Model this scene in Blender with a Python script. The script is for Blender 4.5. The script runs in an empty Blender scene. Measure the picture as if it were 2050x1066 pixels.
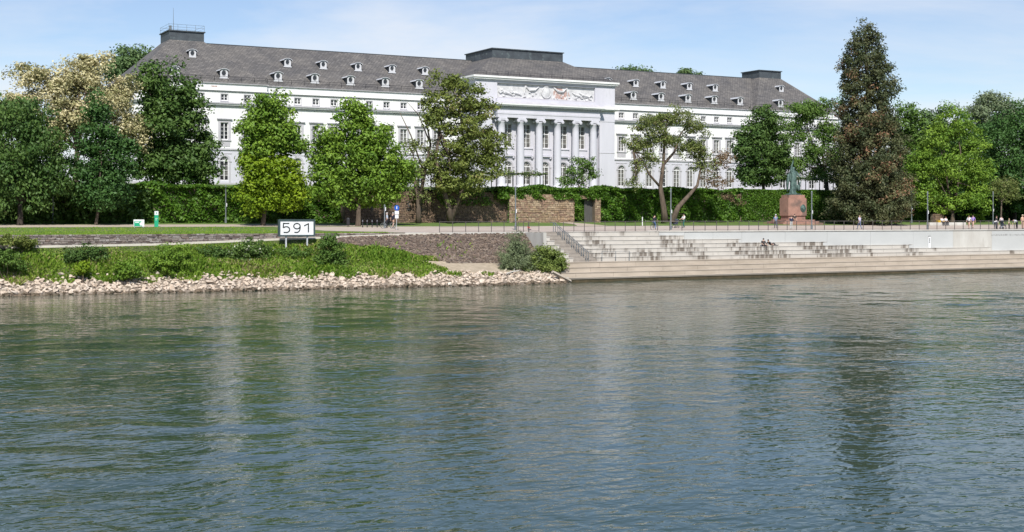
import bpy, bmesh, math, random
import numpy as np
from mathutils import Vector, Matrix, noise as mnoise

# ------------------------------------------------------------------ camera, sky, sun, exposure
SC = bpy.context.scene
COL = SC.collection
PI = math.pi
TH = math.radians(28.6)          # angle between view axis and the normal of the quay
SN, CS = math.sin(TH), math.cos(TH)
FPX, CXP, HZP, H = 2650.0, 1025.0, 437.0, 6.0     # focal length, centre column, horizon row (photo pixels), eye height

cd = bpy.data.cameras.new('camera')
cam = bpy.data.objects.new('camera', cd); COL.objects.link(cam)
cam.location = (0, 0, H); cam.rotation_euler = (PI/2, 0, -TH)
cd.sensor_width = 36.0; cd.lens = 36.0*FPX/2050.0; cd.shift_y = -(533.0-HZP)/2050.0
cd.clip_start = 0.5; cd.clip_end = 9000
SC.camera = cam

SUN_AZ, SUN_EL = math.radians(24), math.radians(47)     # to the left of the quay normal, behind the camera
SDIR = Vector((-math.sin(SUN_AZ)*math.cos(SUN_EL), -math.cos(SUN_AZ)*math.cos(SUN_EL), math.sin(SUN_EL)))
world = bpy.data.worlds.new('World'); SC.world = world; world.use_nodes = True
wn, wl = world.node_tree.nodes, world.node_tree.links
wn.clear()
w_out = wn.new('ShaderNodeOutputWorld'); w_mix = wn.new('ShaderNodeMixShader')
w_sky = wn.new('ShaderNodeTexSky'); w_sky.sky_type = 'NISHITA'; w_sky.sun_disc = False
w_sky.sun_elevation = SUN_EL; w_sky.sun_rotation = math.atan2(SDIR.x, SDIR.y)
w_sky.air_density = 1.0; w_sky.dust_density = 0.1; w_sky.ozone_density = 3.0; w_sky.altitude = 100
w_bg = wn.new('ShaderNodeBackground'); w_bg.inputs[1].default_value = 0.100
w_cl = wn.new('ShaderNodeBackground'); w_cl.inputs[0].default_value = (0.86, 0.89, 0.95, 1); w_cl.inputs[1].default_value = 0.82
w_hsv = wn.new('ShaderNodeHueSaturation'); w_hsv.inputs['Saturation'].default_value = 0.97; w_hsv.inputs['Hue'].default_value = 0.510
wl.new(w_sky.outputs[0], w_hsv.inputs['Color']); wl.new(w_hsv.outputs[0], w_bg.inputs[0])
tc = wn.new('ShaderNodeTexCoord'); sep = wn.new('ShaderNodeSeparateXYZ'); wl.new(tc.outputs['Generated'], sep.inputs[0])
def wmath(op, a, b=None):
    n = wn.new('ShaderNodeMath'); n.operation = op
    for i, s in enumerate((a, b)):
        if s is None: continue
        if isinstance(s, (int, float)): n.inputs[i].default_value = s
        else: wl.new(s, n.inputs[i])
    return n.outputs[0]
den = wmath('ADD', wmath('MAXIMUM', sep.outputs[2], 0.0), 0.07)
comb = wn.new('ShaderNodeCombineXYZ')
wl.new(wmath('DIVIDE', sep.outputs[0], den), comb.inputs[0]); wl.new(wmath('DIVIDE', sep.outputs[1], den), comb.inputs[1])
wmap = wn.new('ShaderNodeMapping'); wmap.inputs['Location'].default_value = (-4.751, -7.143, 0); wmap.inputs['Rotation'].default_value = (0, 0, 0.5)
wl.new(comb.outputs[0], wmap.inputs[0])
n1 = wn.new('ShaderNodeTexNoise'); n1.inputs['Scale'].default_value = 0.42; n1.inputs['Detail'].default_value = 9; n1.inputs['Roughness'].default_value = 0.58
n1.inputs['Distortion'].default_value = 0.35
wl.new(wmap.outputs[0], n1.inputs['Vector'])
ramp = wn.new('ShaderNodeValToRGB'); ramp.color_ramp.elements[0].position = 0.50; ramp.color_ramp.elements[1].position = 0.74
low = wmath('MULTIPLY', wmath('SUBTRACT', 1.0, wmath('MINIMUM', wmath('MULTIPLY', wmath('MAXIMUM', sep.outputs[2], 0.0), 4.4), 1.0)), 0.30)   # thicker veil towards the horizon
wl.new(wmath('ADD', n1.outputs[0], low), ramp.inputs[0])
wl.new(wmath('MULTIPLY', ramp.outputs[0], 0.80), w_mix.inputs[0])
wl.new(w_bg.outputs[0], w_mix.inputs[1]); wl.new(w_cl.outputs[0], w_mix.inputs[2]); wl.new(w_mix.outputs[0], w_out.inputs[0])

sd = bpy.data.lights.new('sun', 'SUN'); sd.energy = 4.6; sd.angle = math.radians(1.0); sd.color = (1.0, 0.955, 0.88)
sun = bpy.data.objects.new('sun', sd); COL.objects.link(sun); sun.location = (0, 0, 120)
sun.rotation_euler = SDIR.to_track_quat('Z', 'Y').to_euler()
SC.view_settings.view_transform = 'Standard'; SC.view_settings.look = 'None'
SC.view_settings.exposure = 0.3; SC.view_settings.gamma = 1.0; SC.view_settings.use_curve_mapping = False
SC.cycles.max_bounces = 6; SC.cycles.diffuse_bounces = 3; SC.cycles.glossy_bounces = 3; SC.cycles.transmission_bounces = 3
SC.cycles.transparent_max_bounces = 4; SC.cycles.caustics_reflective = False; SC.cycles.caustics_refractive = False

R = random.Random(11)
NR = np.random.default_rng(5)

# ------------------------------------------------------------------ helpers
def ratio(px):                       # X/Y of the ray through a photo column
    u = (px-CXP)/FPX
    return (SN+u*CS)/(CS-u*SN)
def depth(px, Y): return Y/(CS-(px-CXP)/FPX*SN)
def at(px, py, Y):
    return Vector((Y*ratio(px), Y, H+(HZP-py)/FPX*depth(px, Y)))
def mpp(px, Y): return depth(px, Y)/FPX      # metres per photo pixel there

_GY = [100, 116, 130, 138, 150, 152, 400]
_GZ = [4.6, 4.6, 4.68, 5.0, 5.42, 5.45, 5.45]
def gz(Y): return float(np.interp(Y, _GY, _GZ))
def on_ground(px, py):               # point of the promenade / lawn seen at that pixel
    best = min((abs(HZP+(H-gz(y))/depth(px, y)*FPX-py), y) for y in np.arange(116.2, 151, 0.1))
    return Vector((best[1]*ratio(px), best[1], gz(best[1])))
TZ0, TZ1 = 9.55, 10.6                # terrace behind the wall, ground at the palace
def tz(Y): return float(np.interp(Y, [151, 178, 400], [TZ0, TZ1, TZ1]))

def tag(o, label=None, cat=None, group=None, kind=None):
    if label: o['label'] = label
    if cat: o['category'] = cat
    if group: o['group'] = group
    if kind: o['kind'] = kind
    return o
def empty(name, loc=(0, 0, 0), rz=0):
    o = bpy.data.objects.new(name, None); COL.objects.link(o); o.location = loc; o.rotation_euler = (0, 0, rz)
    o.empty_display_size = 0.2
    return o
def link(name, me, parent=None, loc=None, rz=None):
    o = bpy.data.objects.new(name, me); COL.objects.link(o)
    if parent: o.parent = parent
    if loc is not None: o.location = loc
    if rz is not None: o.rotation_euler = (0, 0, rz)
    return o

class MB:
    def __init__(s): s.v = []; s.f = []; s.m = []; s.mi = 0
    def face(s, pts):
        b = len(s.v); s.v += [tuple(p) for p in pts]; s.f.append(tuple(range(b, b+len(pts)))); s.m.append(s.mi)
    def box(s, x0, x1, y0, y1, z0, z1):
        b = len(s.v)
        s.v += [(x0,y0,z0),(x1,y0,z0),(x1,y1,z0),(x0,y1,z0),(x0,y0,z1),(x1,y0,z1),(x1,y1,z1),(x0,y1,z1)]
        for q in ((3,2,1,0),(4,5,6,7),(0,1,5,4),(1,2,6,5),(2,3,7,6),(3,0,4,7)):
            s.f.append(tuple(b+i for i in q)); s.m.append(s.mi)
        return s
    def frustum(s, r0, z0, r1, z1):          # rectangles (x0,x1,y0,y1)
        b = len(s.v)
        for r, z in ((r0, z0), (r1, z1)):
            s.v += [(r[0],r[2],z),(r[1],r[2],z),(r[1],r[3],z),(r[0],r[3],z)]
        for q in ((3,2,1,0),(4,5,6,7),(0,1,5,4),(1,2,6,5),(2,3,7,6),(3,0,4,7)):
            s.f.append(tuple(b+i for i in q)); s.m.append(s.mi)
        return s
    def tube(s, pts, rads, n=8, cap=True):
        pts = [Vector(p) for p in pts]
        if isinstance(rads, (int, float)): rads = [rads]*len(pts)
        b = len(s.v); ref = None
        for i, p in enumerate(pts):
            d = (pts[min(i+1, len(pts)-1)]-pts[max(i-1, 0)])
            d = d.normalized() if d.length > 1e-9 else Vector((0, 0, 1))
            if ref is None: ref = Vector((1, 0, 0)) if abs(d.x) < 0.8 else Vector((0, 1, 0))
            a = (ref-d*ref.dot(d)).normalized(); c = d.cross(a); ref = a
            for k in range(n):
                t = 2*PI*k/n
                s.v.append(tuple(p+(a*math.cos(t)+c*math.sin(t))*rads[i]))
        for i in range(len(pts)-1):
            for k in range(n):
                k2 = (k+1) % n
                s.f.append((b+i*n+k, b+i*n+k2, b+(i+1)*n+k2, b+(i+1)*n+k)); s.m.append(s.mi)
        if cap:
            s.f.append(tuple(b+k for k in reversed(range(n)))); s.m.append(s.mi)
            e = b+(len(pts)-1)*n
            s.f.append(tuple(e+k for k in range(n))); s.m.append(s.mi)
        return s
    def lathe(s, prof, c=(0, 0, 0), n=16):   # prof: (r,z)
        return s.tube([(c[0], c[1], c[2]+z+i*1e-6) for i, (r, z) in enumerate(prof)], [r for r, z in prof], n)
    def ring(s, c, axis, RR, r, n=20, m=6):
        c = Vector(c); axis = Vector(axis).normalized()
        a = axis.orthogonal().normalized(); e = axis.cross(a); b = len(s.v)
        for i in range(n):
            t = 2*PI*i/n; d = a*math.cos(t)+e*math.sin(t)
            for k in range(m):
                q = 2*PI*k/m
                s.v.append(tuple(c+d*(RR+r*math.cos(q))+axis*(r*math.sin(q))))
        for i in range(n):
            for k in range(m):
                s.f.append((b+i*m+k, b+((i+1) % n)*m+k, b+((i+1) % n)*m+(k+1) % m, b+i*m+(k+1) % m)); s.m.append(s.mi)
        return s
    def prism(s, poly, y0, y1):              # poly in (x,z), extruded along y
        n = len(poly); b = len(s.v)
        s.v += [(x, y0, z) for x, z in poly]+[(x, y1, z) for x, z in poly]
        s.f.append(tuple(b+i for i in range(n))); s.m.append(s.mi)
        s.f.append(tuple(b+n+i for i in reversed(range(n)))); s.m.append(s.mi)
        for i in range(n):
            j = (i+1) % n
            s.f.append((b+i, b+n+i, b+n+j, b+j)); s.m.append(s.mi)
        return s
    def slab(s, poly, z0, z1):               # poly in (x,y), extruded along z
        n = len(poly); b = len(s.v)
        s.v += [(x, y, z0) for x, y in poly]+[(x, y, z1) for x, y in poly]
        s.f.append(tuple(b+i for i in reversed(range(n)))); s.m.append(s.mi)
        s.f.append(tuple(b+n+i for i in range(n))); s.m.append(s.mi)
        for i in range(n):
            j = (i+1) % n
            s.f.append((b+i, b+j, b+n+j, b+n+i)); s.m.append(s.mi)
        return s
    def blob(s, c, rx, ry, rz, n=10, m=7, jit=0.0):
        b = len(s.v)
        for i in range(m+1):
            ph = PI*i/m
            for k in range(n):
                t = 2*PI*k/n; j = 1+jit*(R.random()-.5)
                s.v.append((c[0]+rx*j*math.sin(ph)*math.cos(t), c[1]+ry*j*math.sin(ph)*math.sin(t), c[2]+rz*j*math.cos(ph)))
        for i in range(m):
            for k in range(n):
                k2 = (k+1) % n
                s.f.append((b+(i+1)*n+k, b+(i+1)*n+k2, b+i*n+k2, b+i*n+k)); s.m.append(s.mi)
        return s
    def mesh(s, name, mats, smooth=False):
        me = bpy.data.meshes.new(name); me.from_pydata(s.v, [], s.f)
        for m in (mats if isinstance(mats, (list, tuple)) else [mats]): me.materials.append(m)
        if max(s.m, default=0) > 0: me.polygons.foreach_set('material_index', s.m)
        if smooth: me.polygons.foreach_set('use_smooth', [True]*len(s.f))
        me.update(); return me
    def build(s, name, mats, parent=None, loc=None, rz=None, smooth=False):
        return link(name, s.mesh(name, mats, smooth), parent, loc, rz)

def quad_mesh(name, V, mat, tint=None):      # V: (n,4,3)
    n = V.shape[0]; me = bpy.data.meshes.new(name)
    me.vertices.add(n*4); me.vertices.foreach_set('co', V.reshape(-1).astype(np.float32))
    me.loops.add(n*4); me.loops.foreach_set('vertex_index', np.arange(n*4, dtype=np.int32))
    me.polygons.add(n); me.polygons.foreach_set('loop_start', np.arange(0, n*4, 4, dtype=np.int32))
    me.update(calc_edges=True)
    if tint is not None:
        a = me.attributes.new('tint', 'FLOAT', 'FACE'); a.data.foreach_set('value', tint.astype(np.float32))
    me.materials.append(mat)
    return me
def grid_mesh(name, Xs, Ys, Z, mats, midx=None, smooth=True):
    nx, ny = len(Xs), len(Ys)
    V = np.empty((ny, nx, 3), np.float32); V[..., 0] = Xs[None, :]; V[..., 1] = Ys[:, None]; V[..., 2] = Z
    i = np.arange(nx-1); j = np.arange(ny-1)
    a = (j[:, None]*nx+i[None, :]).reshape(-1)
    F = np.stack([a, a+1, a+nx+1, a+nx], 1).astype(np.int32)
    me = bpy.data.meshes.new(name); me.vertices.add(nx*ny); me.vertices.foreach_set('co', V.reshape(-1))
    me.loops.add(F.size); me.loops.foreach_set('vertex_index', F.reshape(-1))
    me.polygons.add(len(F)); me.polygons.foreach_set('loop_start', np.arange(0, F.size, 4, dtype=np.int32))
    for m in mats: me.materials.append(m)
    if midx is not None: me.polygons.foreach_set('material_index', midx.reshape(-1).astype(np.int32))
    if smooth: me.polygons.foreach_set('use_smooth', np.ones(len(F), bool))
    me.update(calc_edges=True); return me

# ------------------------------------------------------------------ materials
def nodes_of(name):
    m = bpy.data.materials.new(name); m.use_nodes = True
    nt = m.node_tree; nt.nodes.clear()
    return m, nt.nodes, nt.links
def rgba(c): return (c[0], c[1], c[2], 1)
def mat(name, c1, c2=None, scale=1.0, rough=0.8, bump=0.0, bscale=None, metal=0.0, spec=0.4, detail=7, lo=0.35, hi=0.65, stretch=(1, 1, 1), c3=None, s3=0.3, w3=0.5):
    m, N, L = nodes_of(name)
    out = N.new('ShaderNodeOutputMaterial'); b = N.new('ShaderNodeBsdfPrincipled'); L.new(b.outputs[0], out.inputs[0])
    b.inputs['Roughness'].default_value = rough; b.inputs['Metallic'].default_value = metal; b.inputs['Specular IOR Level'].default_value = spec
    c2 = c2 or tuple(x*0.82 for x in c1)
    tcn = N.new('ShaderNodeTexCoord'); mp = N.new('ShaderNodeMapping'); mp.inputs['Scale'].default_value = stretch
    L.new(tcn.outputs['Object'], mp.inputs[0])
    nz = N.new('ShaderNodeTexNoise'); nz.inputs['Scale'].default_value = scale; nz.inputs['Detail'].default_value = detail; nz.inputs['Roughness'].default_value = 0.62
    L.new(mp.outputs[0], nz.inputs['Vector'])
    rp = N.new('ShaderNodeValToRGB'); rp.color_ramp.elements[0].position = lo; rp.color_ramp.elements[1].position = hi
    rp.color_ramp.elements[0].color = rgba(c2); rp.color_ramp.elements[1].color = rgba(c1)
    L.new(nz.outputs[0], rp.inputs[0]); col = rp.outputs[0]
    if c3:
        n3 = N.new('ShaderNodeTexNoise'); n3.inputs['Scale'].default_value = s3; n3.inputs['Detail'].default_value = 5
        L.new(mp.outputs[0], n3.inputs['Vector'])
        r3 = N.new('ShaderNodeValToRGB'); r3.color_ramp.elements[0].position = w3; r3.color_ramp.elements[1].position = w3+0.14
        L.new(n3.outputs[0], r3.inputs[0])
        mx = N.new('ShaderNodeMix'); mx.data_type = 'RGBA'; L.new(r3.outputs[0], mx.inputs[0]); L.new(col, mx.inputs[6]); mx.inputs[7].default_value = rgba(c3)
        col = mx.outputs[2]
    L.new(col, b.inputs['Base Color'])
    if bump:
        bn = N.new('ShaderNodeBump'); bn.inputs['Strength'].default_value = bump; bn.inputs['Distance'].default_value = 0.05
        if bscale:
            nb = N.new('ShaderNodeTexNoise'); nb.inputs['Scale'].default_value = bscale; nb.inputs['Detail'].default_value = 6
            L.new(mp.outputs[0], nb.inputs['Vector']); L.new(nb.outputs[0], bn.inputs['Height'])
        else: L.new(nz.outputs[0], bn.inputs['Height'])
        L.new(bn.outputs[0], b.inputs['Normal'])
    return m
def leafmat(name, dark, light, third=None, transl=0.3):
    m, N, L = nodes_of(name)
    out = N.new('ShaderNodeOutputMaterial')
    at_ = N.new('ShaderNodeAttribute'); at_.attribute_name = 'tint'
    rp = N.new('ShaderNodeValToRGB'); e = rp.color_ramp.elements
    e[0].position = 0.0; e[0].color = rgba(dark); e[1].position = 0.85 if third else 1.0; e[1].color = rgba(light)
    if third:
        k = e.new(0.97); k.color = rgba(third)
    L.new(at_.outputs['Fac'], rp.inputs[0])
    d = N.new('ShaderNodeBsdfPrincipled'); d.inputs['Roughness'].default_value = 0.55; d.inputs['Specular IOR Level'].default_value = 0.25
    L.new(rp.outputs[0], d.inputs['Base Color'])
    t = N.new('ShaderNodeBsdfTranslucent'); hs = N.new('ShaderNodeHueSaturation'); hs.inputs['Value'].default_value = 1.3; hs.inputs['Hue'].default_value = 0.49
    L.new(rp.outputs[0], hs.inputs['Color']); L.new(hs.outputs[0], t.inputs[0])
    mx = N.new('ShaderNodeMixShader'); mx.inputs[0].default_value = transl
    L.new(d.outputs[0], mx.inputs[1]); L.new(t.outputs[0], mx.inputs[2]); L.new(mx.outputs[0], out.inputs[0])
    return m
def tiled(name, ca, cb, mortar, bw, bh, mscale=0.02, rough=0.85, axes='XZ', noise_c=None, off=0.5, bump=0.4):
    """coursed masonry / slates: Brick texture on object coordinates, with noise"""
    m, N, L = nodes_of(name)
    out = N.new('ShaderNodeOutputMaterial'); b = N.new('ShaderNodeBsdfPrincipled'); L.new(b.outputs[0], out.inputs[0])
    b.inputs['Roughness'].default_value = rough; b.inputs['Specular IOR Level'].default_value = 0.3
    tcn = N.new('ShaderNodeTexCoord'); sp = N.new('ShaderNodeSeparateXYZ'); cb_ = N.new('ShaderNodeCombineXYZ')
    L.new(tcn.outputs['Object'], sp.inputs[0])
    i0, i1 = 'XYZ'.index(axes[0]), 'XYZ'.index(axes[1])
    L.new(sp.outputs[i0], cb_.inputs[0]); L.new(sp.outputs[i1], cb_.inputs[1])
    br = N.new('ShaderNodeTexBrick'); br.inputs['Scale'].default_value = 1.0; br.inputs['Brick Width'].default_value = bw; br.inputs['Row Height'].default_value = bh
    br.inputs['Mortar Size'].default_value = mscale; br.inputs['Color1'].default_value = rgba(ca); br.inputs['Color2'].default_value = rgba(cb); br.inputs['Mortar'].default_value = rgba(mortar)
    br.inputs['Bias'].default_value = 0.0; br.offset = off
    L.new(cb_.outputs[0], br.inputs['Vector'])
    nz = N.new('ShaderNodeTexNoise'); nz.inputs['Scale'].default_value = 0.35; nz.inputs['Detail'].default_value = 9; nz.inputs['Roughness'].default_value = 0.7
    L.new(tcn.outputs['Object'], nz.inputs['Vector'])
    rp = N.new('ShaderNodeValToRGB'); rp.color_ramp.elements[0].position = 0.35; rp.color_ramp.elements[1].position = 0.68
    rp.color_ramp.elements[0].color = (0.72, 0.72, 0.74, 1); rp.color_ramp.elements[1].color = rgba(noise_c or (1.15, 1.1, 1.05))
    L.new(nz.outputs[0], rp.inputs[0])
    mx = N.new('ShaderNodeMix'); mx.data_type = 'RGBA'; mx.blend_type = 'MULTIPLY'; mx.inputs[0].default_value = 1.0
    L.new(br.outputs[0], mx.inputs[6]); L.new(rp.outputs[0], mx.inputs[7]); L.new(mx.outputs[2], b.inputs['Base Color'])
    bn = N.new('ShaderNodeBump'); bn.inputs['Strength'].default_value = bump; bn.inputs['Distance'].default_value = 0.03
    L.new(br.outputs['Fac'], bn.inputs['Height']); bn.invert = True; L.new(bn.outputs[0], b.inputs['Normal'])
    return m

M = {}
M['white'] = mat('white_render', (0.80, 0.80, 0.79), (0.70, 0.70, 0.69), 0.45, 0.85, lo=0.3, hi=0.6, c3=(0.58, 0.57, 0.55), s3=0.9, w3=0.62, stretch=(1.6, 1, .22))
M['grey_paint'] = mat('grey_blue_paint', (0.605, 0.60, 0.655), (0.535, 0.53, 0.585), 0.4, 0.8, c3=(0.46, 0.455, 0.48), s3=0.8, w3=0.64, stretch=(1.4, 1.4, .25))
M['dormer'] = mat('dormer_paint', (0.64, 0.65, 0.67), (0.52, 0.53, 0.55), 1.2, 0.8)
M['relief'] = mat('relief_stucco', (0.66, 0.66, 0.67), (0.46, 0.46, 0.47), 1.6, 0.9, bump=0.4)
M['trim'] = mat('grey_trim', (0.50, 0.485, 0.515), (0.41, 0.40, 0.425), 0.9, 0.8)
M['parapet'] = mat('weathered_white_paint', (0.80, 0.80, 0.81), (0.66, 0.66, 0.67), 0.8, 0.85, c3=(0.45, 0.40, 0.36), s3=1.3, w3=0.70, stretch=(1, 1, 2))
M['frame'] = mat('white_gloss_paint', (0.82, 0.82, 0.82), rough=0.45)
M['glass'] = mat('window_glass', (0.035, 0.038, 0.042), (0.015, 0.016, 0.02), 0.6, 0.06, spec=0.6)
M['curtain_glass'] = mat('curtained_glass', (0.20, 0.19, 0.17), (0.07, 0.07, 0.07), 0.9, 0.10, spec=0.6)
M['glass_dim'] = mat('half_curtained_glass', (0.16, 0.155, 0.15), (0.02, 0.02, 0.024), 0.55, 0.08, spec=0.6, lo=.42, hi=.52)
M['slate'] = tiled('roof_slate', (0.122, 0.119, 0.118), (0.182, 0.176, 0.170), (0.062, 0.06, 0.06), 0.55, 0.24, 0.03, 0.7, 'XZ', (1.22, 1.17, 1.10))
M['slate_side'] = tiled('roof_slate_side', (0.122, 0.119, 0.118), (0.182, 0.176, 0.170), (0.062, 0.06, 0.06), 0.55, 0.24, 0.03, 0.7, 'YZ', (1.22, 1.17, 1.10))
M['lead'] = mat('lead_sheet', (0.075, 0.09, 0.10), (0.045, 0.052, 0.06), 0.8, 0.55, c3=(0.12, 0.15, 0.15), s3=1.2, w3=0.58)
M['zinc'] = mat('zinc_sheet', (0.55, 0.57, 0.60), (0.42, 0.44, 0.47), 2.0, 0.45)
M['iron'] = mat('dark_iron', (0.045, 0.045, 0.05), rough=0.5, metal=0.4)
M['steel'] = mat('grey_steel_paint', (0.22, 0.25, 0.26), (0.16, 0.18, 0.19), 3, 0.45, metal=0.3)
M['rail'] = mat('railing_paint', (0.16, 0.14, 0.13), (0.10, 0.09, 0.085), 4, 0.5, metal=0.3)
M['terracotta'] = mat('exposed_brick', (0.50, 0.37, 0.33), (0.36, 0.22, 0.19), 3, 0.9, bump=0.4, c3=(0.70, 0.69, 0.68), s3=1.6, w3=0.50)
M['concrete'] = mat('pale_concrete', (0.56, 0.55, 0.51), (0.45, 0.43, 0.39), 0.7, 0.85, bump=0.15, bscale=8, c3=(0.36, 0.33, 0.29), s3=0.9, w3=0.66, stretch=(1, 1, .35))
M['kerb'] = mat('pale_kerb', (0.62, 0.58, 0.50), (0.50, 0.47, 0.40), 1.2, 0.85)
M['stair'] = mat('worn_stair_stone', (0.36, 0.325, 0.28), (0.27, 0.24, 0.21), 1.5, 0.9)
M['stair_b'] = mat('worn_stair_stone_darker', (0.30, 0.27, 0.235), (0.23, 0.205, 0.18), 1.5, 0.9)
M['grey_wall'] = mat('smooth_grey_concrete', (0.50, 0.51, 0.50), (0.44, 0.45, 0.44), 0.25, 0.7, stretch=(1, 1, 1.5), lo=.3, hi=.7)
M['warm_step'] = mat('warm_sandstone_step', (0.46, 0.40, 0.33), (0.36, 0.31, 0.25), 1.1, 0.85, bump=0.15, bscale=9, stretch=(.35, 1, 1.5), c3=(0.30, 0.27, 0.18), s3=0.5, w3=0.68)
M['wet_step'] = mat('wet_algae_stone', (0.10, 0.075, 0.04), (0.055, 0.045, 0.022), 1.5, 0.45)
M['paving'] = mat('promenade_paving', (0.47, 0.40, 0.345), (0.40, 0.335, 0.285), 0.7, 0.9)
M['path'] = mat('beige_gravel_path', (0.46, 0.39, 0.31), (0.37, 0.31, 0.24), 1.5, 0.95)
M['lawn'] = mat('mown_lawn', (0.125, 0.190, 0.040), (0.080, 0.135, 0.026), 0.55, 0.95, bump=0.5, bscale=12, c3=(0.14, 0.155, 0.05), s3=0.25, w3=0.56)
M['soil'] = mat('bank_soil', (0.07, 0.09, 0.028), (0.05, 0.06, 0.02), 1.3, 0.95, bump=0.5, bscale=5)
M['gravel'] = mat('bank_gravel', (0.42, 0.35, 0.26), (0.30, 0.25, 0.18), 2.5, 0.95, bump=0.4, bscale=14)
M['rubble_bed'] = mat('rubble_bed', (0.26, 0.215, 0.17), (0.15, 0.125, 0.10), 3, 0.95, bump=0.5)
def stone_mat(name, cols, rough=0.9):            # every stone picks its own tone
    m, N, L = nodes_of(name)
    out = N.new('ShaderNodeOutputMaterial'); b = N.new('ShaderNodeBsdfPrincipled'); L.new(b.outputs[0], out.inputs[0]); b.inputs['Roughness'].default_value = rough
    b.inputs['Specular IOR Level'].default_value = 0.25
    g = N.new('ShaderNodeNewGeometry'); oi = N.new('ShaderNodeObjectInfo')
    ad = N.new('ShaderNodeMath'); ad.operation = 'ADD'; L.new(g.outputs['Random Per Island'], ad.inputs[0]); L.new(oi.outputs['Random'], ad.inputs[1])
    fr = N.new('ShaderNodeMath'); fr.operation = 'FRACT'; L.new(ad.outputs[0], fr.inputs[0])
    rp = N.new('ShaderNodeValToRGB'); e = rp.color_ramp.elements
    e[0].color = rgba(cols[0]); e[1].color = rgba(cols[-1])
    for i, c in enumerate(cols[1:-1]):
        k = e.new((i+1)/(len(cols)-1)); k.color = rgba(c)
    L.new(fr.outputs[0], rp.inputs[0])
    t_ = N.new('ShaderNodeTexCoord'); nz = N.new('ShaderNodeTexNoise'); nz.inputs['Scale'].default_value = 4; nz.inputs['Detail'].default_value = 6
    L.new(t_.outputs['Object'], nz.inputs['Vector'])
    r2 = N.new('ShaderNodeValToRGB'); r2.color_ramp.elements[0].color = (.7, .7, .7, 1); r2.color_ramp.elements[1].color = (1.15, 1.12, 1.1, 1)
    r2.color_ramp.elements[0].position = .35; r2.color_ramp.elements[1].position = .65
    L.new(nz.outputs[0], r2.inputs[0])
    mx = N.new('ShaderNodeMix'); mx.data_type = 'RGBA'; mx.blend_type = 'MULTIPLY'; mx.inputs[0].default_value = 1
    L.new(rp.outputs[0], mx.inputs[6]); L.new(r2.outputs[0], mx.inputs[7]); L.new(mx.outputs[2], b.inputs['Base Color'])
    return m
M['riprap'] = stone_mat('riprap_stone', [(0.54, 0.45, 0.36), (0.60, 0.52, 0.43), (0.45, 0.37, 0.29), (0.66, 0.58, 0.49), (0.52, 0.42, 0.33)])
M['revetment'] = stone_mat('revetment_stone', [(0.17, 0.13, 0.10), (0.10, 0.075, 0.06), (0.22, 0.17, 0.135), (0.075, 0.06, 0.055), (0.26, 0.21, 0.17)])
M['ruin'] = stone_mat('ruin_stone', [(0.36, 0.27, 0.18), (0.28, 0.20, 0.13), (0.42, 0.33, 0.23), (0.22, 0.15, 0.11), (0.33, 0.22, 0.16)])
M['ruin_dark'] = stone_mat('ruin_stone_brown_shaded', [(0.22, 0.16, 0.11), (0.16, 0.11, 0.08), (0.26, 0.19, 0.13), (0.13, 0.095, 0.075), (0.21, 0.14, 0.10)])  # ruin tones with tree shade put into the colour; also the bench wall
M['lowwall'] = stone_mat('low_wall_stone', [(0.16, 0.14, 0.13), (0.24, 0.22, 0.20), (0.11, 0.09, 0.085), (0.30, 0.29, 0.28), (0.19, 0.15, 0.13)])
M['wet_rock'] = stone_mat('wet_rock', [(0.13, 0.10, 0.07), (0.18, 0.14, 0.10), (0.09, 0.075, 0.05)], .5)
M['mortar'] = mat('old_mortar', (0.20, 0.16, 0.12), (0.12, 0.095, 0.07), 3, 0.95)
M['bark'] = mat('brown_bark', (0.15, 0.115, 0.085), (0.075, 0.056, 0.042), 3, 0.95, bump=0.6, bscale=9, stretch=(1, 1, .3))
M['bark_dark'] = mat('dark_bark', (0.065, 0.052, 0.042), (0.03, 0.025, 0.02), 3, 0.95, bump=0.5, stretch=(1, 1, .3))
M['sandstone'] = mat('red_sandstone', (0.38, 0.215, 0.165), (0.27, 0.155, 0.12), 1.2, 0.85, bump=0.1, c3=(0.17, 0.115, 0.095), s3=0.7, w3=0.52)
M['bronze'] = mat('patinated_bronze', (0.13, 0.21, 0.185), (0.035, 0.06, 0.055), 2.2, 0.6, metal=0.2)
M['wood'] = mat('grey_timber', (0.10, 0.095, 0.09), (0.06, 0.058, 0.055), 2, 0.8, stretch=(4, 4, .4))
M['sign_white'] = mat('sign_white', (0.85, 0.86, 0.87), rough=0.4)
M['sign_black'] = mat('sign_black', (0.035, 0.045, 0.045), rough=0.5)
M['sign_frame'] = mat('sign_frame_green_grey', (0.055, 0.085, 0.085), rough=0.5)
M['sign_green'] = mat('sign_green', (0.02, 0.40, 0.22), (0.02, 0.34, 0.18), 1, 0.4)
M['sign_blue'] = mat('sign_blue', (0.02, 0.10, 0.45), rough=0.4)
M['weed_flower'] = mat('yellow_flowers', (0.75, 0.45, 0.03), rough=0.8)

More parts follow.
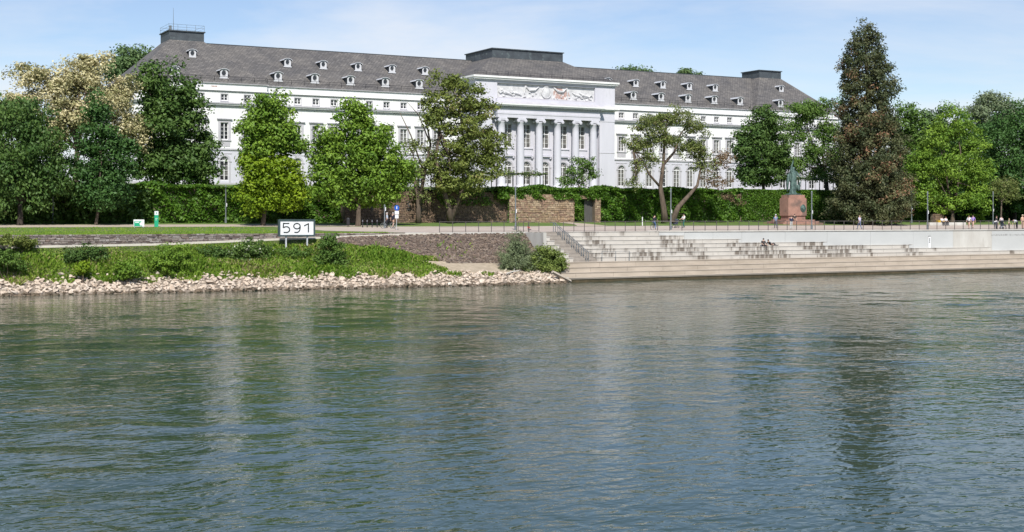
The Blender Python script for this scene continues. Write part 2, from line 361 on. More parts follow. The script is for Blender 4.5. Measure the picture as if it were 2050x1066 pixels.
L_ = {}
L_['bright'] = leafmat('leaf_bright', (0.085, 0.180, 0.020), (0.220, 0.340, 0.042), transl=0.2)
L_['yellowish'] = leafmat('leaf_yellow_green', (0.115, 0.205, 0.012), (0.265, 0.365, 0.022), transl=0.2)
L_['mid'] = leafmat('leaf_mid', (0.065, 0.138, 0.026), (0.150, 0.245, 0.046), transl=0.2)
L_['dark'] = leafmat('leaf_dark', (0.046, 0.104, 0.024), (0.120, 0.200, 0.046), transl=0.2)
L_['deep'] = leafmat('leaf_deep', (0.034, 0.092, 0.022), (0.084, 0.172, 0.042), transl=0.2)
L_['olive'] = leafmat('leaf_olive', (0.095, 0.138, 0.026), (0.205, 0.245, 0.058), (0.28, 0.22, 0.11), transl=0.2)
L_['sparse'] = leafmat('leaf_grey_olive', (0.085, 0.130, 0.030), (0.200, 0.235, 0.070), (0.28, 0.20, 0.13), transl=0.2)
L_['robinia'] = leafmat('leaf_robinia_flower', (0.17, 0.19, 0.06), (0.68, 0.61, 0.36), (0.84, 0.79, 0.60), transl=0.2)
L_['sequoia'] = leafmat('leaf_sequoia', (0.050, 0.078, 0.034), (0.135, 0.140, 0.062), (0.30, 0.165, 0.10), transl=0.2)
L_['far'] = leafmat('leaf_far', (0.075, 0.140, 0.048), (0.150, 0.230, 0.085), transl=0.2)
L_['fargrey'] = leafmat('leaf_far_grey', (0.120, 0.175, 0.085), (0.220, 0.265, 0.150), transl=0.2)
L_['ivy'] = leafmat('leaf_ivy', (0.042, 0.118, 0.013), (0.120, 0.225, 0.024), transl=0.2)
L_['willow'] = leafmat('leaf_willow', (0.130, 0.180, 0.090), (0.270, 0.320, 0.170), transl=0.2)
L_['grass'] = leafmat('grass_blade', (0.100, 0.200, 0.020), (0.240, 0.350, 0.045), (0.36, 0.32, 0.15), transl=0.2)
L_['brown'] = leafmat('leaf_brown', (0.14, 0.10, 0.06), (0.24, 0.17, 0.10), transl=0.2)
L_['rose'] = leafmat('leaf_rose', (0.061, 0.122, 0.024), (0.146, 0.207, 0.049), (0.671, 0.549, 0.439), transl=0.2)
L_['elder'] = leafmat('leaf_elder', (0.055, 0.116, 0.022), (0.122, 0.195, 0.043), (0.756, 0.756, 0.610), transl=0.2)
L_['weedy'] = leafmat('leaf_weedy', (0.110, 0.165, 0.035), (0.240, 0.300, 0.075), transl=0.2)

# ------------------------------------------------------------------ water
def water_mat():
    m, N, L = nodes_of('river_water')
    out = N.new('ShaderNodeOutputMaterial'); b = N.new('ShaderNodeBsdfPrincipled'); L.new(b.outputs[0], out.inputs[0])
    b.inputs['Base Color'].default_value = (0.034, 0.058, 0.040, 1); b.inputs['Roughness'].default_value = 0.03; b.inputs['IOR'].default_value = 1.333
    b.inputs['Specular IOR Level'].default_value = 0.5
    t = N.new('ShaderNodeTexCoord')
    def nz(scale, detail, rot, st):
        mp = N.new('ShaderNodeMapping'); mp.inputs['Rotation'].default_value = (0, 0, rot); mp.inputs['Scale'].default_value = st
        L.new(t.outputs['Object'], mp.inputs[0])
        n = N.new('ShaderNodeTexNoise'); n.inputs['Scale'].default_value = scale; n.inputs['Detail'].default_value = detail; n.inputs['Roughness'].default_value = 0.55
        n.inputs['Distortion'].default_value = 0.5
        L.new(mp.outputs[0], n.inputs['Vector']); return n.outputs[0]
    patch = nz(0.045, 3, 0.3, (1, 1.6, 1))
    rp = N.new('ShaderNodeMapRange'); rp.inputs[1].default_value = 0.36; rp.inputs[2].default_value = 0.62; rp.inputs[3].default_value = 0.35; rp.inputs[4].default_value = 1.0
    L.new(patch, rp.inputs[0])
    b1 = N.new('ShaderNodeBump'); b1.inputs['Distance'].default_value = 0.085; L.new(nz(0.95, 2, -0.5, (1, 1.5, 1)), b1.inputs['Height']); L.new(rp.outputs[0], b1.inputs['Strength'])
    b2 = N.new('ShaderNodeBump'); b2.inputs['Distance'].default_value = 0.020; L.new(nz(2.9, 2, -0.4, (1, 1.4, 1)), b2.inputs['Height']); L.new(rp.outputs[0], b2.inputs['Strength'])
    L.new(b1.outputs[0], b2.inputs['Normal']); L.new(b2.outputs[0], b.inputs['Normal'])
    return m
M['water'] = water_mat()
gx = np.arange(-42, 172.01, 0.36); gy = np.arange(12, 108.6, 0.27)
GX, GY = np.meshgrid(gx, gy)
wz = np.zeros_like(GX); patchf = np.zeros_like(GX)
for k in range(9):
    a = NR.uniform(0, 2*PI); w = 2*PI/NR.uniform(14, 46)
    patchf += np.sin(w*(GX*math.cos(a)+GY*math.sin(a)*1.4)+NR.uniform(0, 6.28))
patchf = np.clip(0.62+0.22*patchf, 0.18, 1.25)
for k in range(64):
    lam = math.exp(NR.uniform(math.log(1.05), math.log(6.0)))
    a = NR.normal(1.07, 0.6); kk = 2*PI/lam
    wz += (0.0060/kk)*np.sin(kk*(GX*math.cos(a)+GY*math.sin(a))+NR.uniform(0, 6.28)+0.9*np.sin(GX*0.13+k)*np.cos(GY*0.11+2*k))
edge = np.clip(np.minimum.reduce([GX+42, 172-GX, GY-12, 108.5-GY])/3.0, 0, 1)
wz *= patchf*edge
river = link('river', grid_mesh('river', gx, gy, wz, [M['water']]))
tag(river, 'green river with small ripples reflecting the bank and the sky', kind='structure')
wb = MB(); X0, X1, Y0, Y1 = gx[0], gx[-1], gy[0], gy[-1]
wb.face([(-3000, -800, 0), (3000, -800, 0), (3000, Y0, 0), (-3000, Y0, 0)]); wb.face([(-3000, Y0, 0), (X0, Y0, 0), (X0, Y1, 0), (-3000, Y1, 0)])
wb.face([(X1, Y0, 0), (3000, Y0, 0), (3000, Y1, 0), (X1, Y1, 0)])
tag(wb.build('river_reach', M['water']), 'open river water running on past both ends of the bank', kind='structure')

# ------------------------------------------------------------------ river bank on the left
def yw(X): return np.interp(X, [-60, 0, 14, 29, 45, 55, 62, 66], [109.5, 108.6, 108, 106.5, 105.1, 104.1, 104.6, 105.4])
def rtop(X): return np.interp(X, [-60, 15, 28, 38, 52, 54], [3.62, 3.71, 3.83, 4.18, 4.58, 4.6])
STX0 = 63.4                                           # left side of the river steps
bxs = np.arange(-60, STX0+0.01, 0.6); bys = np.arange(101, 113.01, 0.3)
BX, BY = np.meshgrid(bxs, bys)
def bank_h(X, Y):
    X = np.asarray(X, float); Y = np.asarray(Y, float); w = yw(X)
    mid = np.interp(X, [-60, 30, 46, 54, 64], [1.95, 1.95, 2.05, 1.85, 1.75])
    r0 = w+2.3; z = np.where(Y < r0, 1.05+(Y-r0)*(1.05/2.3), 0)
    ym = np.maximum(109.5, r0+0.9)
    z = np.where((Y >= r0) & (Y < ym), 1.05+(Y-r0)/(ym-r0)*(mid-1.05), z)
    z = np.where(Y >= ym, mid+(Y-ym)/(113.0-ym)*(rtop(X)-0.12-mid), z)
    return z
def gravel_zone(X, Y): return (X > 51.0+0.9*np.sin(Y*1.3)) & (Y > yw(X)+2.0) & (Y < 109.7)
def revet_zone(X, Y):                                 # stone revetment under the promenade edge
    lowedge = np.interp(X, [42.0, 48, 53, 64], [112.6, 111.2, 109.5, 109.4])
    return (X > 42.0) & (Y > lowedge)
def bank_n(X, Y):                                     # soft humps in the grassy slope only
    return np.where((Y > yw(X)+2.3) & ~gravel_zone(X, Y) & ~revet_zone(X, Y), 0.08*np.sin(X*1.7+Y)*np.sin(Y*2.3-X*.6)+0.06*np.sin(X*.53), 0)*np.clip((112.6-Y)/1.0, 0, 1)
BZ = bank_h(BX, BY)+bank_n(BX, BY)
fx, fy = BX[:-1, :-1]+.3, BY[:-1, :-1]+.15
mi = np.where(revet_zone(fx, fy), 2, np.where(gravel_zone(fx, fy), 1, np.where(fy < yw(fx)+2.2, 2, 0)))
bank = link('river_bank', grid_mesh('river_bank', bxs, bys, BZ, [M['soil'], M['gravel'], M['rubble_bed']], mi))
tag(bank, kind='structure')

def rock_mesh(name, material, n=11, flat=0.62):
    bm = bmesh.new()
    for _ in range(n):
        v = Vector((R.gauss(0, 1), R.gauss(0, 1), R.gauss(0, 1))).normalized()
        bm.verts.new((v.x*R.uniform(.8, 1.1), v.y*R.uniform(.6, .9), v.z*flat*R.uniform(.8, 1.05)))
    r = bmesh.ops.convex_hull(bm, input=bm.verts)
    bmesh.ops.delete(bm, geom=[g for g in r['geom_interior'] if isinstance(g, bmesh.types.BMVert)], context='VERTS')
    me = bpy.data.meshes.new(name); bm.to_mesh(me); bm.free(); me.materials.append(material); return me
def join_copies(name, protos, places, material, parent=None, kind=None):     # places: (proto, loc, rot, scale3)
    V, F = [], []; b = 0
    pv = [np.array([v.co[:] for v in p.vertices]) for p in protos]; pf = [[tuple(q.vertices) for q in p.polygons] for p in protos]
    for k, loc, rot, s in places:
        c = (pv[k]*np.array(s))@np.array(Matrix(rot.to_matrix()).transposed())+np.array(loc)
        V.append(c); F += [tuple(i+b for i in q) for q in pf[k]]; b += len(c)
    me = bpy.data.meshes.new(name); me.from_pydata(np.concatenate(V).tolist(), [], F); me.materials.append(material); me.update()
    o = link(name, me, parent)
    if kind: o['kind'] = kind
    return o
from mathutils import Euler
rk = [rock_mesh('rock', M['riprap']) for _ in range(9)]
spots = []
for X in np.arange(9, STX0-.2, 0.27):
    for j, dy in enumerate(np.arange(-0.6, 2.75, 0.24)):
        x = X+R.uniform(-.26, .26); y = float(yw(x))+dy+R.uniform(-.2, .2)
        if dy > 2.1 and R.random() < .45: continue
        s = R.uniform(.13, .27)*(1.45 if R.random() < .10 else 1)
        spots.append((R.randrange(9), (x, y, float(bank_h(x, y))+s*R.uniform(.1, .42)), Euler((R.uniform(-.6, .6), R.uniform(-.6, .6), R.uniform(0, 6.3))), s))
spots.sort(key=lambda q: -q[3]*(1.0 if 12 < q[1][0] < 62 and q[1][2] > .2 else .1))
for k, loc, rot, s in spots[:300]:
    o = link('rock', rk[k], bank, loc); o.rotation_euler = rot; o.scale = (s, s, s)
join_copies('small_rocks', rk, [(k, l, r_, (s, s, s)) for k, l, r_, s in spots[300:] if l[2] > .16], M['riprap'], bank, 'stuff')
wet = [(k, l, r_, (s, s, s)) for k, l, r_, s in spots[300:] if l[2] <= .16]
join_copies('wet_rocks', rk, wet, M['wet_rock'], bank, 'stuff')
rv = [rock_mesh('stone', M['revetment'], 10, .5) for _ in range(6)]
pl = []
for _ in range(5600):
    x = R.uniform(42, STX0+.3); y = R.uniform(109.3, 113)
    if not revet_zone(x, y): continue
    s = R.uniform(.12, .23); pl.append((R.randrange(6), (x, y, float(bank_h(x, y))+.03), Euler((.62+R.uniform(-.25, .25), R.uniform(-.3, .3), R.uniform(-.6, .6))), (s, s, s)))
join_copies('revetment_stones', rv, pl, M['revetment'], bank, 'stuff')

# ramp along the foot of the lawn, its kerb and the low wall behind it
rm = MB()
xs = [-60, 15, 28, 38, 52, 54]
for a, b in zip(xs[:-1], xs[1:]):
    za, zb = float(rtop(a)), float(rtop(b))
    rm.face([(a, 113.28, za-.03), (b, 113.28, zb-.03), (b, 115.7, zb-.03), (a, 115.7, za-.03)])
ramp_o = rm.build('ramp', M['path']); tag(ramp_o, kind='structure')
kb = MB(); xx = np.arange(-60, 54, 2.0)
for a in xx:
    b = min(a+1.985, 54); za, zb = float(rtop(a)), float(rtop(b)); k = MB()
    base = len(k.v)
    k.v += [(a,112.95,za-.75),(b,112.95,zb-.75),(b,113.3,zb-.75),(a,113.3,za-.75),(a,112.95,za+.02),(b,112.95,zb+.02),(b,113.3,zb+.02),(a,113.3,za+.02)]
    for q in ((3,2,1,0),(4,5,6,7),(0,1,5,4),(1,2,6,5),(2,3,7,6),(3,0,4,7)): k.f.append(q); k.m.append(0)
    if b > 12: k.build('kerb_stone', M['kerb'], ramp_o)
def stone_wall(name, x0, x1, y, zf0, z1, sw, sh, material, parent, kind='stuff', depth=.12, skip=None):
    """coursed rubble: one small six-sided stone after another on the wall's front"""
    w = MB(); zmin = min(zf0(x0), zf0(x1)) if callable(zf0) else zf0
    z = zmin
    while z < z1-.02:
        hh = sh*R.uniform(.75, 1.3); hh = min(hh, z1-z); x = x0+R.uniform(-sw, 0)
        while x < x1:
            ww = sw*R.uniform(.55, 1.6); a, b = max(x, x0), min(x+ww, x1)
            if b-a > .05 and not (skip and skip((a+b)/2, z+hh/2)):
                yy = y(0.5*(a+b)) if callable(y) else y
                p = R.uniform(.25, 1)*depth; g = .018
                j = lambda: R.uniform(-.025, .025)
                bb = len(w.v); f0 = [(a+g, z+g), (b-g, z+g), (b-g, z+hh-g), (a+g, z+hh-g)]
                w.v += [(q[0]+j(), yy-p+j()*.6, q[1]+j()) for q in f0]+[(q[0], yy+.03, q[1]) for q in f0]
                for q in ((0,1,2,3),(0,4,5,1),(1,5,6,2),(2,6,7,3),(3,7,4,0)): w.f.append(tuple(bb+i for i in q)); w.m.append(0)
            x += ww
        z += hh
    o = w.build(name, material, parent); o['kind'] = kind
    return o
lw = MB(); lw.box(-60, 51.5, 115.72, 116.1, 3.3, 4.60)
low = lw.build('retaining_wall', M['mortar']); tag(low, 'low dark dry-stone wall at the front edge of the lawn above the ramp', 'wall')
stone_wall('wall_stones', 8, 51.5, 115.72, 3.6, 4.62, .42, .14, M['lowwall'], low)

# ------------------------------------------------------------------ ground: one sheet to the horizon, paths on it
gy_ = np.array([115.9, 122, 130, 134, 138, 144, 150, 152, 300, 1200, 4000.])
gr = grid_mesh('ground', np.array([-4000., -400, -60, 20, 60, 120, 180, 300, 800, 4000]), gy_, np.array([[gz(y)]*10 for y in gy_]), [M['lawn']], smooth=False)
tag(link('ground', gr), kind='structure')
def strip(name, polyx, material, dz):                 # polyx: (Y, xleft, xright)
    s = MB()
    ys_ = sorted(set([p[0] for p in polyx]+[y for y in (130, 138, 150) if polyx[0][0] < y < polyx[-1][0]]))
    xl = lambda y: float(np.interp(y, [p[0] for p in polyx], [p[1] for p in polyx])); xr = lambda y: float(np.interp(y, [p[0] for p in polyx], [p[2] for p in polyx]))
    for a, b in zip(ys_[:-1], ys_[1:]):
        s.face([(xl(a), a, gz(a)+dz), (xr(a), a, gz(a)+dz), (xr(b), b, gz(b)+dz), (xl(b), b, gz(b)+dz)])
    return tag(s.build(name, material), kind='structure')
strip('promenade', [(115.85, 51.6, 400), (122, 50.5, 400), (131, 48.5, 400), (136.0, 47, 400), (138.5, 46, 400)], M['paving'], 0.012)
strip('path', [(139.6, -300, 62), (141, -300, 60), (146, -300, 52)], M['path'], 0.016)
strip('gate_path', [(138.4, 84.6, 89), (144, 87.5, 90), (150.9, 88.6, 90.6)], M['path'], 0.022)
# round bed by the monument
# ------------------------------------------------------------------ river steps and quay wall
steps = empty('river_steps'); tag(steps, kind='structure')
RT, RR_ = 0.9, 0.40
def slab_run(x0, x1, y0, y1, z0, z1, material, length, off, name='step_slab', top=None):
    x = x0-off
    while x < x1-.02:
        a, b = max(x, x0), min(x+length, x1)
        if b-a > .05 and a < 150:
            b_ = MB(); b_.box(a+.014, b-.014, y0+.045, y1, z0, z1-.05); b_.mi = 1; b_.box(a+.014, b-.014, y0, y1, z1-.048, z1); b_.build(name, [material, top or material], steps)
        elif b-a > .05:
            b_ = MB(); b_.box(a, x1, y0+.045, y1, z0, z1-.05); b_.mi = 1; b_.box(a, x1, y0, y1, z1-.048, z1); b_.build(name, [material, top or material], steps); break
        x += length
MB().box(STX0, 400, 105.82, 116.5, -1.5, -0.02).build('foundation', M['wet_step'], steps)
MB().box(STX0, 400, 105.78, 106.75, -1.0, 0.30).build('wet_step', M['wet_step'], steps)
lows = [(105.75, 0.30, 0.44, 3.1), (106.65, .44, .86, 4.2), (107.55, .86, 1.31, 4.2), (108.45, 1.31, 1.77, 4.2)]
slab_run(STX0, 400, 105.66, 106.9, .28, .42, M['warm_step'], 4.2, 1.0)
slab_run(STX0, 400, 106.6, 107.75, -.01, .86, M['warm_step'], 4.2, 2.6)
slab_run(STX0, 400, 107.5, 108.65, -.01, 1.31, M['warm_step'], 4.2, .4)
slab_run(STX0, 400, 108.4, 109.55, -.01, 1.77, M['warm_step'], 4.2, 3.0)
WALL = [(79.6, 116.0), (82.9, 114.0), (89.8, 113.1), (101, 112.2), (113.1, 111.3), (124.9, 110.4), (137, 109.6), (400, 109.55)]
wxs = [p[0] for p in WALL]; wys = [p[1] for p in WALL]
def wall_y(x): return float(np.interp(x, wxs, wys))
ROWEND = [137, 124.9, 113.1, 101, 89.8, 82.9, 80.2]
SA, SB = 66.5, 69.2                                   # stairway between the seat rows
def stained():
    """pale concrete with dark vertical run-off streaks in patches"""
    m, N, L = nodes_of('streaked_concrete')
    out = N.new('ShaderNodeOutputMaterial'); b = N.new('ShaderNodeBsdfPrincipled'); L.new(b.outputs[0], out.inputs[0]); b.inputs['Roughness'].default_value = .88
    t = N.new('ShaderNodeTexCoord')
    def nz(st, sc, dt):
        mp = N.new('ShaderNodeMapping'); mp.inputs['Scale'].default_value = st; L.new(t.outputs['Object'], mp.inputs[0])
        n = N.new('ShaderNodeTexNoise'); n.inputs['Scale'].default_value = sc; n.inputs['Detail'].default_value = dt; L.new(mp.outputs[0], n.inputs['Vector']); return n.outputs[0]
    def rng(s, a, b_, c, d):
        r = N.new('ShaderNodeMapRange'); r.inputs[1].default_value = a; r.inputs[2].default_value = b_; r.inputs[3].default_value = c; r.inputs[4].default_value = d; L.new(s, r.inputs[0]); return r.outputs[0]
    mu = N.new('ShaderNodeMath'); mu.operation = 'MULTIPLY'
    L.new(rng(nz((1, .5, .7), .27, 2), .485, .545, 0, .92), mu.inputs[0]); L.new(rng(nz((1, .6, .06), 3.2, 3), .40, .58, 0, 1), mu.inputs[1])
    c0 = N.new('ShaderNodeMix'); c0.data_type = 'RGBA'; c0.inputs[6].default_value = (.55, .525, .48, 1); c0.inputs[7].default_value = (.40, .375, .335, 1); L.new(nz((1, 1, 2), .9, 6), c0.inputs[0])
    c1 = N.new('ShaderNodeMix'); c1.data_type = 'RGBA'; L.new(mu.outputs[0], c1.inputs[0]); L.new(c0.outputs[2], c1.inputs[6]); c1.inputs[7].default_value = (.15, .125, .10, 1)
    L.new(c1.outputs[2], b.inputs['Base Color']); return m
M['streaked'] = stained()
for k in range(7):
    y0 = 109.5+RT*k; z1 = 1.77+RR_*(k+1)
    if k == 6: z1 = 4.615
    slab_run(STX0, SA, y0, y0+RT+.1, 1.0, z1-.004, M['streaked'], 3.3, .7*k)
    slab_run(SB, ROWEND[k]+.1, y0, y0+RT+.12, 1.0, z1, M['streaked'], 3.3, (1.1*k) % 3.3)
nst = 17
for k in range(nst):
    z1 = 1.77+(k+1)*(4.6-1.77)/nst; y0 = 109.5+k*(6.3/nst)
    MB().box(SA+.003, SB-.003, y0, y0+6.3/nst+.02 if k < nst-1 else 115.8, 1.2, z1).build('stair_tread', M['stair'] if k % 2 else M['stair_b'], steps)
bl = MB(); bl.box(STX0-.35, STX0-.003, 105.4, 115.8, -1, .3)
bl.prism([(STX0-.35, .3), (STX0-.01, .3), (STX0-.01, .5), (STX0-.35, .5)], 105.3, 109.5)
bl.build('side_wall', M['concrete'], steps)
qb = MB(); qb.tube([(STX0-2.0, 104.9, 1.05), (STX0+.15, 105.2, .12)], .16, 4); qb.build('edge_beam', M['warm_step'], steps)
qw = empty('quay_wall', (100, 112, 1.77)); tag(qw, 'long smooth grey concrete quay wall with dark coping behind the seat steps', 'wall')
# panels follow the bend of the wall
px_ = [79.6, 82.9, 86.3, 89.8, 95.4, 101, 107, 113.1, 119, 124.9, 131, 137, 145, 155, 170, 400]
for i, (a, b) in enumerate(zip(px_[:-1], px_[1:])):
    ya, yb = wall_y(a), wall_y(b); g = .012
    p = MB(); p.slab([(a+g, ya), (b-g, yb), (b-g, yb+.5), (a+g, ya+.5)], 1.0, 4.5)
    o = p.build('wall_panel', M['concrete'] if i in (8,) else M['grey_wall'], qw); o.location = (-100, -112, -1.77)
    c = MB(); c.slab([(a, ya-.07), (b, yb-.07), (b, yb+.8), (a, ya+.8)], 4.54, 4.66)
    o = c.build('coping', M['concrete'], qw); o.location = (-100, -112, -1.77)
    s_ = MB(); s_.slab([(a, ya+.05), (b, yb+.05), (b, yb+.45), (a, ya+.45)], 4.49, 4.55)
    o = s_.build('painted_shadow_gap', M['rail'], qw); o.location = (-100, -112, -1.77)  # dark strip puts the shade line under the coping into colour
fl = MB()
for a, b in zip(px_[:-1], px_[1:]):
    ya, yb = wall_y(a), wall_y(b); fl.face([(a, ya+.7, 4.606), (b, yb+.7, 4.606), (b, 116.2, 4.606), (a, 116.2, 4.606)])
tag(fl.build('promenade_edge', M['paving']), kind='structure')
# edge beam of the promenade over the revetment
eb = MB(); eb.box(53.9, STX0, 112.95, 113.4, 3.9, 4.64); tag(eb.build('promenade_kerb', M['concrete']), kind='structure')
ed = MB(); ed.face([(53.5, 113.35, 4.603), (STX0+.1, 113.35, 4.603), (STX0+.1, 116.2, 4.603), (53.5, 116.2, 4.603)]); tag(ed.build('promenade_corner', M['paving']), kind='structure')
eb = MB(); eb.box(STX0-.35, STX0, 109.4, 113.4, 1.2, 4.60); eb.build('side_wall', M['concrete'], steps)

# ------------------------------------------------------------------ railings
def railing(name, pts, label, spacing=1.3, hgt=1.0, group=None):
    o = empty(name, pts[0]); L0 = Vector(pts[0])
    seg = []
    for a, b in zip(pts[:-1], pts[1:]):
        a, b = Vector(a), Vector(b); n = max(1, round((b-a).length/spacing))
        for i in range(n): seg.append(a.lerp(b, i/n))
    seg.append(Vector(pts[-1]))
    pm = MB().box(-.022, .022, -.03, .03, -.1, hgt-.01).mesh('post', M['rail'])
    for p in seg: link('post', pm, o, p-L0)
    for hh, r in ((hgt, .028), (hgt*.52, .014), (.1, .014)):
        t = MB(); t.tube([p-L0+Vector((0, 0, hh)) for p in (Vector(q) for q in pts)], r, 6); t.build('top_rail' if hh == hgt else 'rail', M['rail'], o)
    tag(o, label, 'railing', group); return o
railing('railing', [(53.9, 113.18, 4.64), (STX0+.2, 113.18, 4.64), (STX0+.6, 116.1, 4.61), (SA-.1, 116.1, 4.61)], 'dark metal railing on the promenade edge above the stone revetment')
rp_ = [(SB+.1, 116.15, 4.61), (79.6, 116.5, 4.66)]+[(a, wall_y(a)+.45, 4.66) for a in (82.9, 89.8, 101, 113.1, 124.9, 137, 150, 165)]
railing('railing', rp_, 'long dark metal railing along the coping of the grey quay wall')
hr = empty('handrail', (67.85, 115.8, 4.6)); tag(hr, 'sloping double metal handrail down the middle of the stairway', 'handrail')
t = MB(); t.tube([(0, .5, .95), (0, 0, .95), (0, -6.3, -1.88), (0, -7.0, -1.88)], .03, 6); t.build('top_rail', M['steel'], hr)
t = MB(); t.tube([(.25, .5, .95), (.25, 0, .95), (.25, -6.3, -1.88), (.25, -7.0, -1.88)], .03, 6); t.build('top_rail', M['steel'], hr)
for i in range(8):
    y = -.1-i*.9; z = y*2.83/6.3
    for dx in (0, .25): MB().box(dx-.025, dx+.025, y-.025, y+.025, z-.35, z+.95).build('post', M['steel'], hr)
hg = empty('guard_rail', (69.6, 109.3, 1.77)); tag(hg, 'short low guard rail at the foot of the stairway', 'railing')
for dx in (0, 1.6, 3.2): MB().box(dx-.02, dx+.02, -.02, .02, 0, .95).build('post', M['steel'], hg)
MB().tube([(0, 0, .96), (3.2, 0, .96)], .02, 6).build('top_rail', M['steel'], hg)

# ------------------------------------------------------------------ terrace and its front wall
WY = 151.0
GX0_, GX1_ = WY*ratio(1140), WY*ratio(1181)
ter = MB(); NX0, NX1, NY = GX0_-2.0, GX1_+7.0, 159.0
for xa, xb in ((-400, NX0), (NX1, 230)): ter.face([(xa, WY+.5, TZ0), (xb, WY+.5, TZ0), (xb, NY, tz(NY)), (xa, NY, tz(NY))])     # notch added behind the gateway to let light onto the shrubs
ter.face([(-400, NY, tz(NY)), (230, NY, tz(NY)), (230, 178, TZ1), (-400, 178, TZ1)]); ter.face([(-400, 178, TZ1), (230, 178, TZ1), (230, 420, TZ1), (-400, 420, TZ1)])
ter.box(NX0-.5, NX1+.5, NY+.02, NY+.5, 5, tz(NY)-.02); tag(ter.build('terrace', M['lawn']), kind='structure')
def xat(px, Y=WY): return Y*ratio(px)
eb = MB(); eb.face([(xat(1790), 162, 5.3), (420, 162, 5.3), (420, 172, TZ1+.2), (xat(1790), 172, TZ1+.2)]); eb.face([(xat(1790), 172, TZ1+.2), (420, 172, TZ1+.2), (420, 420, TZ1+.2), (xat(1790), 420, TZ1+.2)]); tag(eb.build('earth_bank', M['soil']), kind='structure')
GX0, GX1 = xat(1140), xat(1181)                     # gate opening
def walled(name, x0, x1, y, z1, label, stones, material, parent_kind='wall', sw=.34, sh=.19, skip=None, yback=None):
    o = MB().box(x0, x1, y, yback or WY+.8, 4.9, z1).build(name, M['mortar']); tag(o, label, parent_kind)
    if stones: stone_wall('wall_stones', x0, x1, y, 5.1, z1, sw, sh, material, o, depth=.14, skip=skip)
    return o
walled('terrace_wall', -120, xat(690), WY, TZ0+.1, 'tall garden wall on the left, buried under dark green ivy', False, None)
bx0, bx1 = xat(690, 149.5), xat(862, 149.5)
loop = [xat(p, 149.5) for p in (818, 842, 746)]
skip_loop = lambda x, z: any(abs(x-l) < .22 for l in loop) and 6.9 < z < 8.1
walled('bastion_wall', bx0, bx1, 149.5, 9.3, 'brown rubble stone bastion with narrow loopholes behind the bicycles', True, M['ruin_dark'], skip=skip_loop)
for l in loop: MB().box(l-.2, l+.2, 149.47, 149.49, 6.95, 8.05).build('loophole', M['wood'], bpy.data.objects['bastion_wall'])
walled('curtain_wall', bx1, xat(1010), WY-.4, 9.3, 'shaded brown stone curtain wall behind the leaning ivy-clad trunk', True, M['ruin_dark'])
gl = [xat(p, WY-.4) for p in (992, 1000)]
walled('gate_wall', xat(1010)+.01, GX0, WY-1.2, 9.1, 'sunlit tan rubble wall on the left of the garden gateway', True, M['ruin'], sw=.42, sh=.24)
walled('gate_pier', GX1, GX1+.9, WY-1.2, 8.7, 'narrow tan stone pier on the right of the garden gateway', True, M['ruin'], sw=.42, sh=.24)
walled('terrace_wall', GX1+.91, xat(1480), WY, TZ0+.2, 'garden wall wrapped in loose bright ivy behind the twin-trunked tree', False, None)
walled('terrace_wall', xat(1480)+.01, xat(1800), WY-.2, TZ0+.5, 'garden wall behind the monument under a clipped green hedge face', False, None)
gt = empty('garden_gate', (GX0, WY-.5, 5.4)); tag(gt, 'open gateway with a tall dark timber door leaf', 'gate')
MB().box(GX0-.3, GX1+.3, WY-1.25, WY-.4, 8.55, 8.95).build('lintel', M['ruin'], gt).location = (-GX0, -WY+.5, -5.4)
for k in range(5):
    MB().box(GX1-1.25+k*.25, GX1-1.01+k*.25, WY-.62, WY-.56-.004*(k % 2), 5.42, 8.5).build('plank', M['wood'], gt).location = (-GX0, -WY+.5, -5.4)

# ------------------------------------------------------------------ palace (local: x along the front, y back, z up from its ground)
XC, YP, ZB = 109.2, 193.0, TZ1
pal = empty('palace', (XC, YP, ZB))
tag(pal, 'long white neoclassical palace with columned portico, slate roof and round dormers', 'palace')
zz = lambda z: z-ZB
def arc(cx, cz, r, a0, a1, n): return [(cx+r*math.cos(a0+(a1-a0)*i/n), cz+r*math.sin(a0+(a1-a0)*i/n)) for i in range(n+1)]
def facade(name, x0, x1, z0, z1, y, holes, material, rev=.32):
    """wall front with real openings; holes: (xa,xb,za,zb,arched)"""
    w = MB()
    xs = sorted(set([x0, x1]+[h[0] for h in holes]+[h[1] for h in holes])); zs = sorted(set([z0, z1]+[h[2] for h in holes]+[h[3] for h in holes]))
    for i in range(len(xs)-1):
        for j in range(len(zs)-1):
            cx, cz = (xs[i]+xs[i+1])/2, (zs[j]+zs[j+1])/2
            if any(h[0] < cx < h[1] and h[2] < cz < h[3] for h in holes): continue
            w.face([(xs[i], y, zs[j]), (xs[i+1], y, zs[j]), (xs[i+1], y, zs[j+1]), (xs[i], y, zs[j+1])])
    for xa, xb, za, zb, ar in holes:
        yb = y+rev; r = (xb-xa)/2; zt = zb-r if ar else zb; cx = (xa+xb)/2
        w.face([(xa, y, za), (xa, yb, za), (xa, yb, zt), (xa, y, zt)]); w.face([(xb, yb, za), (xb, y, za), (xb, y, zt), (xb, yb, zt)])
        w.face([(xa, y, za), (xb, y, za), (xb, yb, za), (xa, yb, za)])
        if ar:
            A = arc(cx, zt, r, PI, 0, 12)
            for p, q in zip(A[:-1], A[1:]): w.face([(p[0], y, p[1]), (p[0], yb, p[1]), (q[0], yb, q[1]), (q[0], y, q[1])])
            w.face([(xa, y, zb)]+[(p[0], y, p[1]) for p in A[:7]]); w.face([(p[0], y, p[1]) for p in A[6:]]+[(xb, y, zb)])
        else: w.face([(xa, yb, zt), (xb, yb, zt), (xb, y, zt), (xa, y, zt)])
    return w.build(name, material, pal)
_wc = {}
